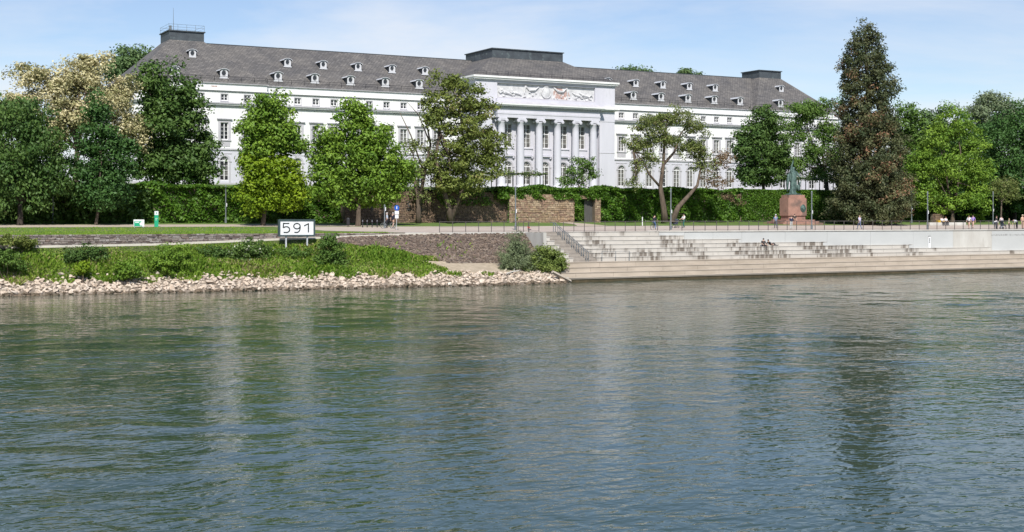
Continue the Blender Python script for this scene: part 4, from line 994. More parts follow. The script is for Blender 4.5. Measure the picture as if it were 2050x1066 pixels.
# leaning ivy-clad trees before the bastion
tree('olive_tree', 'tall olive-green tree leaning over the ruined wall before the portico', 902, 147.0, g_(147), [(905, 185, 46, 42), (955, 215, 40, 44), (880, 220, 36, 40), (925, 265, 52, 44), (975, 285, 40, 40), (905, 320, 50, 40), (950, 345, 48, 46), (985, 320, 28, 30), (900, 375, 36, 38)], 'olive', 470, 38, .46, .16, .30, 'bark', twigs=2,
     stems=[[(903, 446, .50), (898, 415, .34), (885, 370, .27), (872, 320, .22), (880, 260, .14)], [(903, 440, .34), (925, 380, .24), (930, 320, .18), (925, 250, .10)]], rough=.3)
tree('bare_tree', 'half-bare tree with twisting grey branches left of the olive tree', 838, 148.0, g_(148), [(850, 345, 30, 28), (820, 300, 24, 30), (840, 390, 26, 22), (865, 310, 22, 30)], 'sparse', 60, 24, .5, .14, .22, 'bark', twigs=16,
     stems=[[(838, 447, .40), (838, 425, .30), (836, 390, .22), (826, 345, .15)], [(838, 410, .26), (850, 350, .2), (862, 290, .14), (850, 225, .05)], [(850, 350, .12), (822, 270, .08), (800, 225, .03)], [(862, 290, .1), (838, 230, .06), (815, 205, .02)]])
tree('garden_tree', 'small airy tree on the terrace before the right portico columns', 1160, 156, TZ0, [(1165, 328, 24, 14), (1185, 345, 18, 12), (1140, 348, 20, 14), (1165, 362, 14, 12), (1130, 367, 18, 10)], 'mid', 85, 26, .36, .13, .08, twigs=3)
# twin trunks by the promenade
tree('twin_tree', 'open-crowned tree with two leaning trunks beside the promenade lamp', 1338, 145.5, g_(145.5), [(1300, 250, 38, 22), (1345, 235, 46, 20), (1390, 255, 32, 22), (1280, 290, 30, 22), (1330, 280, 46, 26), (1385, 295, 32, 22), (1275, 335, 24, 16), (1300, 320, 24, 16), (1410, 330, 28, 24), (1270, 365, 16, 12)], 'sparse', 430, 24, .38, .13, .22, 'bark', twigs=9, shell=.45, rough=.45, tintw=.4,
     stems=[[(1331, 446, .56), (1329, 420, .38), (1322, 375, .30), (1328, 330, .22), (1330, 285, .16), (1335, 240, .08)], [(1345, 446, .50), (1358, 415, .33), (1378, 393, .27), (1396, 372, .20), (1402, 340, .12), (1410, 320, .08)], [(1322, 375, .18), (1300, 350, .14), (1288, 325, .10), (1268, 300, .05)], [(1328, 330, .22), (1350, 305, .16), (1362, 270, .1), (1380, 245, .04)]])
tt = TREES[-1]
V, T, C = foliage([(np.array(at(c[0], c[1], 144.5))-np.array(tt.location), c[2]*mpp(c[0], 145), c[2]*.06, c[3]*mpp(c[0], 145)) for c in ((1440, 320, 30, 28), (1430, 360, 34, 20), (1462, 394, 30, 8), (1478, 404, 12, 5))], 70, 20, .34, .12, shell=.3)
link('withered_branches', quad_mesh('crown', V, L_['brown'], T), tt)['label'] = 'withered brown branches on the right trunk'
tree('lime_tree', 'dense dark round tree on the terrace left of the monument', 1528, 157, TZ0, [(1525, 245, 34, 34), (1500, 290, 30, 40), (1545, 285, 36, 42), (1525, 335, 48, 36), (1560, 330, 26, 34), (1495, 345, 22, 26)], 'dark', 400, 46, .52, .18, .25, 'bark_dark')
tree('locust_tree', 'light feathery spreading tree on the terrace behind the monument', 1657, 158, TZ0, [(1610, 225, 48, 24), (1660, 222, 34, 24), (1600, 265, 36, 22), (1655, 265, 34, 28), (1625, 310, 44, 26), (1590, 330, 26, 22), (1670, 320, 30, 40), (1640, 350, 40, 14)], 'mid', 330, 42, .55, .15, .34, 'bark_dark', shell=.45, rough=.35, fork=4)
# giant sequoia
def sequoia(px, Y):
    base = Vector((Y*ratio(px), Y, g_(Y))); o = empty('giant_sequoia', base); k = mpp(px, Y)
    prof = [(36, 2), (46, 9), (60, 18), (90, 32), (130, 46), (180, 50), (230, 53), (290, 60), (340, 66), (390, 70), (430, 72), (444, 64)]
    c, ct = [], []
    for _ in range(1700):
        while True:
            y = NR.uniform(36, 444); r = np.interp(y, [p[0] for p in prof], [p[1] for p in prof])
            if NR.random() < r/72*(1 if y > 260 else .62): break
        a = NR.uniform(0, 6.28); ph = .86+.15*math.sin(a*3+y*.06)+.13*math.sin(a*7-y*.11)+.08*math.sin(a*5+y*.31)
        rr = 1.08*r*k*ph*(NR.uniform(.72, 1.06) if NR.random() < .85 else NR.uniform(.2, .7))
        dx = np.interp(y, [36, 60, 130, 230, 290, 444], [-10, -8, -4, -2, 2, 6])*k
        c.append((rr*math.cos(a)+dx*CS, rr*math.sin(a)-dx*SN, H-base.z+(HZP-y)*k)); ct.append(min(1, NR.random()**1.1*.8+.75*(math.sin(a*2.1+y*.05)*math.sin(y*.062+a*1.3) > .52)))
    c = np.array(c); ct = np.array(ct); n = NR.poisson(46, len(c)).clip(8); idx = np.repeat(np.arange(len(c)), n)
    off = np.clip(NR.normal(size=(len(idx), 3)), -1.7, 1.7); pos = c[idx]+off*.42*np.array([1, 1, .7]); V = leaf_quads(pos, .185, .35, .5, out=off/(np.linalg.norm(off, axis=1, keepdims=True)+1e-6))
    link('crown', quad_mesh('crown', V, L_['sequoia'], np.clip(.75*ct[idx]+.25*NR.random(len(idx)), 0, 1)), o)
    m = MB(); m.tube([(0, 0, -.4), (0, 0, .4), (0, 0, 6), (0, 0, 18), (-.5, .2, 27.5)], [1.1, .8, .6, .35, .05], 12); m.build('trunk', M['bark'], o)
    return tag(o, 'towering dark giant sequoia with browned patches at the right', 'tree')
sequoia(1738, 140)
# trees at the right edge
tree('maple_tree', 'bright layered green tree right of the giant sequoia', 1907, 147, g_(147), [(1915, 245, 40, 34), (1880, 285, 46, 36), (1940, 290, 44, 38), (1900, 335, 66, 34), (1850, 330, 40, 40), (1955, 345, 36, 34), (1915, 385, 66, 34), (1845, 385, 34, 34), (1960, 400, 30, 26), (1885, 410, 50, 16)], 'bright', 430, 46, .52, .18, .34, 'bark', rough=.36)
tree('hornbeam_tree', 'mid green tree squeezed between the sequoia and the bright tree', 1825, 154, g_(152), [(1815, 255, 36, 44), (1830, 310, 40, 50), (1805, 360, 34, 50), (1835, 395, 40, 40)], 'mid', 330, 44, .58, .19, .3, 'bark_dark')
tree('park_tree', 'blue-green distant tree in the gap right of the sequoia', 1872, 180, 6, [(1870, 245, 34, 30), (1850, 265, 28, 34), (1890, 280, 36, 36), (1880, 340, 60, 50)], 'far', 220, 42, .8, .26, .3)
tree('park_tree', 'pale wispy distant tree with a rounded crown at the right', 1985, 185, 6, [(1990, 205, 36, 22), (1960, 225, 34, 24), (2025, 225, 26, 26), (1990, 255, 60, 34)], 'fargrey', 260, 36, .75, .22, .3, shell=.4, rough=.35)
tree('park_tree', 'dark broad tree at the right edge of the lawn', 2030, 158, g_(152), [(2040, 250, 44, 44), (2000, 285, 46, 46), (2050, 320, 40, 60), (2005, 350, 50, 50), (2040, 400, 40, 40), (1975, 390, 40, 44), (2090, 280, 50, 70)], 'deep', 520, 46, .65, .21, .4, 'bark_dark')
tree('cherry_tree', 'small grey-brown wiry tree before the dark tree at the right', 2003, 146, g_(146), [(2005, 368, 26, 12), (2020, 378, 20, 14), (1990, 380, 20, 16), (2012, 395, 20, 10), (2030, 390, 14, 10)], 'sparse', 110, 22, .42, .13, .14, twigs=5)
tree('roof_top_tree', 'faint treetop peeping over the ridge right of the portico roof', 1270, 262, 14, [(1262, 144, 24, 5), (1285, 147, 22, 5), (1270, 180, 40, 22)], 'far', 110, 40, .8, .24, .3)
tree('roof_top_tree', 'small round treetop above the right wing ridge', 1372, 262, 14, [(1373, 146, 15, 8), (1400, 150, 8, 4), (1373, 190, 30, 26)], 'far', 100, 40, .7, .24, .3)
for i, (px, cy, lab) in enumerate(((-90, 250, 'tree'), )): pass
tree('dark_tree', 'shadowy tree behind the drooping one at the left edge', -40, 170, TZ0, [(-60, 250, 80, 70), (20, 240, 50, 40), (-20, 330, 80, 60)], 'dark', 220, 42, .75, .25, .35, 'bark_dark')
tree('park_tree', 'dark tree far behind the right lawn, filling the gap', 1935, 172, 6, [(1930, 330, 70, 60), (1990, 360, 70, 60), (1870, 370, 50, 50), (1940, 270, 46, 40)], 'deep', 300, 42, .8, .26, .3, 'bark_dark')

# ---- shrubs, ivy, hedges
def shrub(name, label, px, py, Y, bz, lobes, leaf, n, per, spread=.26, size=.10, group=None, stems=5, **kw):
    base = Vector((Y*ratio(px), Y, bz)); o = empty(name, base); b3 = np.array(base); LW = []
    for l in lobes:
        k = mpp(l[0], Y); LW.append((np.array(at(l[0], l[1], Y))-b3, l[2]*k, l[2]*k*.8, l[3]*k))
    V, T, C = foliage(LW, n, per, spread, size, shell=.45, **kw)
    link('leaves', quad_mesh('leaves', V, L_[leaf], T), o); m = MB()
    for _ in range(stems): limb(m, (R.uniform(-.2, .2), R.uniform(-.2, .2), -.2), C[NR.integers(len(C))], .045, .012, .12, 4, 5)
    m.build('stems', M['bark'], o)
    return tag(o, label, 'bush', group)
def bz_(px, Y): return float(bank_h(Y*ratio(px), Y))
shrub('willow_bush', 'tall grey-green willow bush at the foot of the stairway', 1035, 545, 107.6, 1.5, [(1033, 490, 24, 30), (1030, 515, 34, 32), (1050, 528, 34, 26), (1018, 530, 22, 20)], 'willow', 330, 40, .24, .085, aspect=.3, stems=12)
shrub('bank_bush', 'rounded yellow-green bush right of the grey willow bush', 1095, 545, 107.2, 1.45, [(1085, 513, 28, 24), (1110, 520, 26, 26), (1085, 535, 38, 18), (1118, 532, 18, 18)], 'weedy', 260, 40, .22, .08, stems=9)
for px, py, Y, lobes, leaf, lab, n in (
    (342, 545, 109.6, [(340, 505, 34, 20), (345, 530, 40, 22), (320, 525, 24, 18)], 'bright', 'big leafy bush with dead twigs at its foot on the left bank', 150),
    (258, 555, 108.6, [(258, 540, 30, 18), (245, 550, 18, 10)], 'bright', 'low bright bush touching the rocks left of the big leafy bush', 80),
    (162, 545, 109.3, [(162, 536, 16, 14)], 'yellowish', 'small yellow-green bush on the left bank', 36),
    (175, 515, 111.4, [(172, 505, 34, 16), (195, 512, 30, 14), (150, 515, 26, 10)], 'dark', 'dark spreading bush below the low stone wall', 90),
    (495, 520, 110.6, [(500, 495, 36, 16), (480, 510, 34, 14), (520, 505, 30, 16)], 'elder', 'bush with white flower heads left of the 591 sign', 120),
    (430, 510, 111.4, [(425, 508, 40, 14), (455, 515, 30, 12)], 'dark', 'dark brambles between the big leafy bush and the white-flowered bush', 80),
    (665, 540, 109.3, [(660, 500, 30, 26), (675, 525, 32, 22), (650, 520, 22, 18), (660, 480, 14, 14)], 'mid', 'upright green bush just right of the 591 sign', 150),
    (590, 515, 111.0, [(585, 508, 40, 12), (620, 512, 24, 12)], 'mid', 'low green growth under the 591 sign', 70),
    (30, 490, 112.3, [(20, 482, 50, 10), (50, 488, 30, 8)], 'olive', 'weedy bush on the ramp at the far left', 70),
    (10, 520, 110.2, [(0, 520, 30, 22), (30, 530, 20, 14)], 'mid', 'bush cut off by the left edge of the picture', 70)):
    shrub('bank_bush', lab, px, py, Y, bz_(px, Y), lobes, leaf, n, 34, .2, .08, 'bushes on the river bank')
def cover(name, label, cat, x0, x1, y, z0, z1, dens, leaf, size, bulge, top=0.0, seed=0, kind=None, up=.25, lump=1.0):
    """leaves over the face and crest of a wall, bulging unevenly"""
    nF = int((x1-x0)*(z1-z0)*dens); x = NR.uniform(x0, x1, nF); z = NR.uniform(z0, z1, nF)
    b = .5+.5*np.sin(x*.9*lump+seed)*np.sin(z*1.4*lump+x*.35+seed)+.35*np.sin(x*2.3*lump+z*2.1)
    p = np.stack([x, y-bulge*np.clip(b, .05, 1.3)*NR.uniform(.55, 1.05, nF), z], 1); t = np.clip(.35*np.clip(b, 0, 1)+.65*NR.random(nF), 0, 1)
    if top:
        nT = int((x1-x0)*dens*2.2); xt = NR.uniform(x0, x1, nT); zt = z1+top*(.45+.45*np.sin(xt*.8+seed)*np.sin(xt*.31))*NR.random(nT)
        p = np.concatenate([p, np.stack([xt, y+NR.uniform(-bulge, 1.6, nT), zt], 1)]); t = np.concatenate([t, NR.random(nT)])
    o = link(name, quad_mesh(name, leaf_quads(p, size, up, .7, .3), L_[leaf], t))
    return tag(o, label, cat, kind=kind)
cover('ivy_wall', 'thick dark green ivy over the left garden wall', 'ivy', -60, xat(695), WY, 5.3, TZ0-.1, 80, 'ivy', .20, .9, .8, 1)
cover('ivy_wall', 'bright loose ivy hanging over the wall right of the gateway', 'ivy', GX1+.75, xat(1482), WY, 5.4, TZ0+.2, 85, 'ivy', .20, .9, .7, 3)
cover('clipped_hedge', 'smooth clipped green hedge behind the monument', 'hedge', xat(1482), xat(1850), WY-.2, 5.4, TZ0+.45, 130, 'ivy', .15, .25, .18, 5, lump=.5)
cover('ivy_crest', 'fringe of ivy along the top of the gateway wall', 'ivy', xat(985), GX1+2.0, WY-1.1, 8.45, 9.7, 110, 'ivy', .17, .6, .7, 2)
cover('ivy_crest', 'ivy hanging over the shaded curtain wall behind the leaning trunk', 'ivy', xat(870), xat(1012), WY-.3, 7.6, 9.5, 50, 'mid', .16, .7, .6, 4)
cover('ivy_strip', 'ivy tongue climbing beside the sunlit gateway wall', 'ivy', xat(1008), xat(1026), WY-1.0, 5.5, 8.8, 60, 'ivy', .15, .35, 0, 6)
cover('gate_shrubs', 'green shrubs seen through the open gateway', 'shrub', GX0-3, GX1+9, 156, 5.4, 9.5, 90, 'ivy', .2, 1.5, 0, 7)
cover('hedge_row', 'dark undergrowth at the far left under the trees', 'shrub', xat(-120, 150), xat(300, 150), 150.0, 5.3, 8.6, 34, 'dark', .19, 1.3, .6, 8)
cover('hedge_row', 'dark undergrowth behind the right lawn', 'shrub', xat(1780, 158), 235, 160.0, 5.3, 9.9, 34, 'deep', .22, 1.6, .8, 9)
cover('ground_shrubs', 'light green low shrubs under the bright tree at the right', 'shrub', xat(1935, 148), xat(1970, 148), 148.4, 5.3, 6.5, 90, 'bright', .13, .9, .2, 10)
# bank grass, lawn edge
nG = 95000; X = NR.uniform(6, 57, nG); Y = NR.uniform(105.5, 113, nG)
keep = (Y < 112.85) & (Y > yw(X)+2.05+.5*np.sin(X*1.9)) & ~gravel_zone(X, Y) & ~(revet_zone(X, Y) & (NR.random(nG) < .985)); X, Y = X[keep], Y[keep]
hgt = .30*(.7+.6*np.sin(X*.7+Y)*np.sin(Y*1.1-X*.33))+.10; hgt = np.clip(hgt, .08, .42)*NR.uniform(.6, 1.3, len(X))*np.where(Y > 112.0, .35, 1)
Z = bank_h(X, Y)+bank_n(X, Y)-.04; a = NR.uniform(0, 2*PI, len(X)); ln = NR.normal(size=(len(X), 2))*.45
V = np.empty((len(X), 4, 3)); w = .05+.04*NR.random(len(X))
dx, dy = np.cos(a)*w, np.sin(a)*w
V[:, 0] = np.stack([X-dx, Y-dy, Z], 1); V[:, 1] = np.stack([X+dx, Y+dy, Z], 1)
V[:, 2] = np.stack([X+dx*.6+ln[:, 0]*hgt, Y+dy*.6+ln[:, 1]*hgt, Z+hgt], 1); V[:, 3] = np.stack([X-dx*.6+ln[:, 0]*hgt, Y-dy*.6+ln[:, 1]*hgt, Z+hgt*.9], 1)
tint = np.clip(.5+.3*np.sin(X*.5)*np.sin(Y*.9+X*.2)+.32*NR.normal(size=len(X)), 0, 1)
tag(link('grass', quad_mesh('grass', V, L_['grass'], tint)), 'tall unmown grass on the river bank', 'grass', kind='stuff')
nG = 26000; X = NR.uniform(-20, 52, nG); Y = np.concatenate([NR.uniform(116.1, 139, nG//2), NR.uniform(116.05, 118, nG-nG//2)]); Z = np.array([gz(y) for y in Y]); h_ = NR.uniform(.04, .10, nG)
k_ = (X < 44) | (Y < 118) & (X < 50); X, Y, Z, h_ = X[k_], Y[k_], Z[k_], h_[k_]; a = NR.uniform(0, 6.28, len(X)); w = .05; dx, dy = np.cos(a)*w, np.sin(a)*w
V = np.stack([np.stack([X-dx, Y-dy, Z-.01], 1), np.stack([X+dx, Y+dy, Z-.01], 1), np.stack([X+dx*.7, Y+dy*.7, Z+h_], 1), np.stack([X-dx*.7, Y-dy*.7, Z+h_], 1)], 1)
tag(link('lawn_grass', quad_mesh('lawn_grass', V, L_['grass'], np.clip(NR.normal(.45, .25, len(X)), 0, 1))), 'short grass blades on the left lawn', 'grass', kind='stuff')
# pergolas on the terrace
def pergola(label, pa, pb, Y, roses):
    x0, x1 = Y*ratio(pa), Y*ratio(pb); o = empty('pergola', (x0, Y, TZ0)); n = max(2, round((x1-x0)/2.4))
    pm = MB().box(-.05, .05, -.05, .05, 0, 2.45).mesh('post', M['iron'])
    for i in range(n+1):
        for dy in (0, 2.0): link('post', pm, o, ((x1-x0)*i/n+(.3 if dy else 0), dy, 0))
    b = MB(); b.box(-.2, x1-x0+.2, -.04, .04, 2.4, 2.5); b.box(-.2, x1-x0+.2, 1.96, 2.04, 2.4, 2.5); b.build('beam', M['iron'], o)
    m = int((x1-x0)*210); x = NR.uniform(-.3, x1-x0+.3, m); s = .24+.16*np.sin(x*1.7)
    p = np.stack([x, NR.uniform(-.3, 2.2, m), 2.5+NR.normal(size=m)*s*.7-.05], 1)
    link('climbing_roses', quad_mesh('climbing_roses', leaf_quads(p, .11, .4, .6), L_[roses], NR.random(m)**1.2), o); tag(o, label, 'pergola')
pergola('iron pergola hung with climbing roses before the portico', 960, 1092, 156.5, 'rose')
pergola('iron pergola behind the leaning trees at the bastion', 838, 905, 156.5, 'dark')
pergola('iron pergola with a dark green canopy behind the monument', 1585, 1668, 154.5, 'dark')

# ------------------------------------------------------------------ 591 kilometre board
SY = 111.4
sx0, sx1 = SY*ratio(557), SY*ratio(630); sz0, sz1 = at(593, 474, SY).z, at(593, 439.5, SY).z
bd = empty('kilometre_sign', ((sx0+sx1)/2, SY, sz0)); tag(bd, 'large white board reading 591 in a dark frame on posts', 'sign')
W, Hh = sx1-sx0, sz1-sz0; t = .15
f = MB(); f.box(-W/2, W/2, -.14, .14, 0, t); f.box(-W/2, W/2, -.14, .14, Hh-t, Hh); f.box(-W/2, -W/2+t, -.14, .14, t, Hh-t); f.box(W/2-t, W/2, -.14, .14, t, Hh-t); f.build('frame', M['sign_frame'], bd)
MB().box(-W/2+t, W/2-t, -.09, .09, t, Hh-t).build('board', M['sign_white'], bd)
for x in (-W*.29, W*.29): MB().box(x-.06, x+.06, -.05, .05, -1.9, 0).build('post', M['zinc'], bd)
def stroke(m, pts, w, y):
    pts = [Vector((p[0], 0, p[1])) for p in pts]; L, Rr = [], []
    for i, p in enumerate(pts):
        d = (pts[min(i+1, len(pts)-1)]-pts[max(i-1, 0)]).normalized(); n = Vector((-d.z, 0, d.x))*w/2; L.append(p+n); Rr.append(p-n)
    for i in range(len(pts)-1):
        m.face([(q.x, y, q.z) for q in (Rr[i], Rr[i+1], L[i+1], L[i])])
def numeral(ch, cx, cz, h, w, y, sw):
    m = MB(); e = lambda X, Z, rx, rz, a0, a1, n=20: [(cx+X*w+rx*w*math.cos(math.radians(a0+(a1-a0)*i/n)), cz+Z*h+rz*h*math.sin(math.radians(a0+(a1-a0)*i/n))) for i in range(n+1)]
    if ch == '5': stroke(m, [(cx+.40*w, cz+.46*h), (cx-.38*w, cz+.46*h)], sw, y); stroke(m, [(cx-.36*w, cz+.46*h+sw/2), (cx-.40*w, cz+.02*h)], sw, y); stroke(m, [(cx-.42*w, cz+.03*h)]+e(0, -.17, .44, .30, 128, -100, 26)+[(cx-.36*w, cz-.46*h)], sw, y)
    if ch == '9': stroke(m, e(0, .18, .42, .28, 0, 360, 28), sw, y); stroke(m, [(cx+.42*w, cz+.18*h)]+e(-.02, .0, .44, .47, 0, -90, 16)+[(cx-.34*w, cz-.46*h)], sw, y)
    if ch == '1': stroke(m, [(cx+.22*w, cz-.48*h), (cx+.22*w, cz+.48*h)], sw, y); stroke(m, [(cx+.24*w, cz+.44*h), (cx-.36*w, cz+.20*h)], sw, y)
    return m
for ch, fx in (('5', -.29), ('9', 0.0), ('1', .27)):
    numeral(ch, fx*W, Hh*.5, Hh*.56, Hh*.46, -.0935, .11).build('numeral', M['sign_black'], bd)

# ------------------------------------------------------------------ lamps, signs, bollards, bin
def lamp(label, px, top, bottom):
    p = on_ground(px, bottom); o = empty('street_lamp', p); h = at(px, top, p.y).z-p.z
    m = MB(); m.lathe([(.13, -.05), (.13, .5), (.075, .55), (.065, h-.55)], n=10); m.build('post', M['steel'], o)
    m = MB(); m.lathe([(.075, h-.55), (.085, h-.5), (.085, h-.06), (.06, h)], n=10); m.build('lamp_head', M['steel'], o)
    MB().box(.05, .13, -.06, .06, 1.9, 2.3).build('small_plate', M['sign_white'], o)
    tag(o, label, 'street lamp', 'lamps along the promenade')
for a in ((106, 376, 448, 'grey lamp post under the drooping tree at the left'), (452, 371, 447, 'grey lamp post against the ivy left of the yellow-green tree'), (1032, 373, 461, 'grey lamp post in front of the sunlit gateway wall'),
          (1343, 377, 461, 'grey lamp post between the trunks of the twin tree'), (1625, 383, 460, 'grey lamp post just right of the monument'), (1825, 382, 447, 'grey lamp post on the lawn right of the sequoia'), (1857, 384, 460, 'grey lamp post on the quay right of the sequoia'),
          (1988, 384, 449, 'grey lamp post beside the small wiry tree at the right'), (770, 410, 457, 'short grey lamp post behind the parked bicycle')):
    lamp(a[3], a[0], a[1], a[2])
def post_sign(name, label, px, bottom, parts):
    p = on_ground(px, bottom); o = empty(name, p)
    for nm, b, m in parts: MB().box(*b).build(nm, M[m], o)
    tag(o, label, 'sign'); return o, p
o, p = post_sign('info_sign', 'wide low green and white information board on the left lawn', 278, 456, [])
k = mpp(278, p.y); w = 21*k
MB().box(-w/2, w/2, -.06, .06, .1, 16*k).build('panel', M['sign_white'], o); MB().box(-w/2+.05, w/2-.22, -.065, -.061, .12, 12.5*k).build('green_print', M['sign_green'], o)
MB().box(-w/2+.15, -w/2+.55, -.069, -.066, 9.5*k, 11.3*k).build('lettering', M['sign_white'], o)
m = MB(); m.face([(w/2-.42, -.069, .2), (w/2-.2, -.069, .2), (w/2-.2, -.069, .75), (w/2-.34, -.069, .55), (w/2-.5, -.069, .45)]); m.build('white_print', M['sign_white'], o)
for sx in (-1, 1): MB().box(sx*w*.4-.03, sx*w*.4+.03, -.03, .03, 0, .1).build('foot', M['zinc'], o)
o, p = post_sign('info_sign', 'tall narrow green information column on the left lawn', 313, 455, [])
k = mpp(313, p.y)
MB().box(-.20, .20, -.07, .07, 0, 24*k).build('green_panel', M['sign_green'], o); MB().box(-.20, .20, -.07, .07, 24*k+.003, 32*k).build('white_panel', M['sign_white'], o)
MB().box(-.04, .04, -.075, -.071, 26.5*k, 29.5*k).build('symbol', M['sign_green'], o)
for i in range(2): MB().box(-.12, .10-.05*i, -.075, -.071, (17-3*i)*k, (17.8-3*i)*k).build('lettering', M['sign_white'], o)
o, p = post_sign('traffic_sign', 'blue and white path sign on a thin pole by the bicycles', 794, 461, [])
k = mpp(794, p.y); h = 50*k
MB().tube([(0, 0, -.05), (0, 0, h)], .03, 8).build('pole', M['zinc'], o)
m = MB(); m.tube([(0, -.05, h-.3), (0, -.04, h-.3)], .30, 20); m.build('round_plate', M['sign_blue'], o)
m = MB(); m.box(-.045, .045, -.056, -.052, h-.42, h-.22); m.tube([(0, -.056, h-.16), (0, -.052, h-.16)], .05, 10); m.build('symbol', M['sign_white'], o)
MB().box(-.24, .24, -.05, -.035, h-1.0, h-.63).build('plate', M['sign_white'], o); MB().box(-.2, .2, -.05, -.035, h-1.42, h-1.06).build('plate', M['sign_white'], o)
o, p = post_sign('marker_post', 'thin white marker post on the lawn before the ivy', 1286, 453, [('post', (-.04, .04, -.04, .04, 0, 1.15), 'sign_white')])
for i, px in enumerate((726, 735, 745, 755)):
    p = on_ground(px, 456); o = empty('bollard', p); m = MB(); m.lathe([(.06, -.05), (.06, .86), (.045, .92)], n=10); m.build('post', M['iron'], o); MB().lathe([(.066, .70), (.066, .76)], n=10).build('band', M['zinc'], o)
    tag(o, ['dark bollard next to the wide bright tree trunk', 'dark bollard second from the wide bright tree trunk', 'dark bollard third from the wide bright tree trunk', 'dark bollard nearest the parked bicycle'][i], 'bollard', 'bollards before the bastion')
p = on_ground(697, 455); o = empty('litter_bin', p); MB().lathe([(.18, .25), (.2, .3), (.22, .95), (.2, 1.0)], n=12).build('drum', M['iron'], o); MB().box(-.03, .03, .0, .06, 0, 1.05).build('post', M['iron'], o)
tag(o, 'dark litter bin left of the wide bright tree trunk', 'bin')
# notice on the quay wall and the line of faded lettering beyond it
nx = 110.0; nxx = [x for x in np.arange(100, 135, .05) if abs((x/wall_y(x))-ratio(1861)) < .0006]; nx = nxx[0] if nxx else 115
sl_ = math.atan2(wall_y(nx+.3)-wall_y(nx-.3), .6)
o = empty('wall_notice', (nx, wall_y(nx)-.02, 2.55), sl_); MB().box(-.16, .16, -.05, .0, 0, 1.32).build('panel', M['sign_white'], o)
m = MB(); m.box(-.05, .05, -.054, -.051, .72, 1.0); m.box(-.07, .07, -.054, -.051, 1.02, 1.12); m.box(-.06, .06, -.054, -.051, .55, .68); m.build('symbols', M['sign_black'], o); MB().box(-.17, .17, -.06, .0, 1.323, 1.38).build('hood', M['rail'], o)
tag(o, 'narrow white notice with black symbols on the grey quay wall', 'sign')
lt = MB(); RL = random.Random(4); x = 124.9
lett = [v for v in np.arange(123, 131, .05) if abs(v/wall_y(v)-ratio(1986)) < .0008]; x = lett[0] if lett else 125
x0_ = x; o = empty('wall_lettering', (x0_, wall_y(x0_), 3.9)); s_ = wall_y(x0_+5)-wall_y(x0_)
while x < x0_+6.5:                                     # too small to read in the photograph: plain upright strokes
    hh = RL.choice([.13, .13, .2, .2, .24]); u0 = x-x0_
    yv = (wall_y(x)-wall_y(x0_))-.006
    for q in range(RL.choice([1, 2])): lt.box(u0+q*.06, u0+q*.06+.022, yv-.004, yv, 0, hh)
    if RL.random() < .6: lt.box(u0+.024, u0+.058, yv-.004, yv, hh*.5, hh*.5+.02)
    x += .15 if RL.random() < .85 else .32
lt.build('lettering', M['rail'], o); tag(o, 'line of small grey lettering on the quay wall at the right edge', 'lettering')

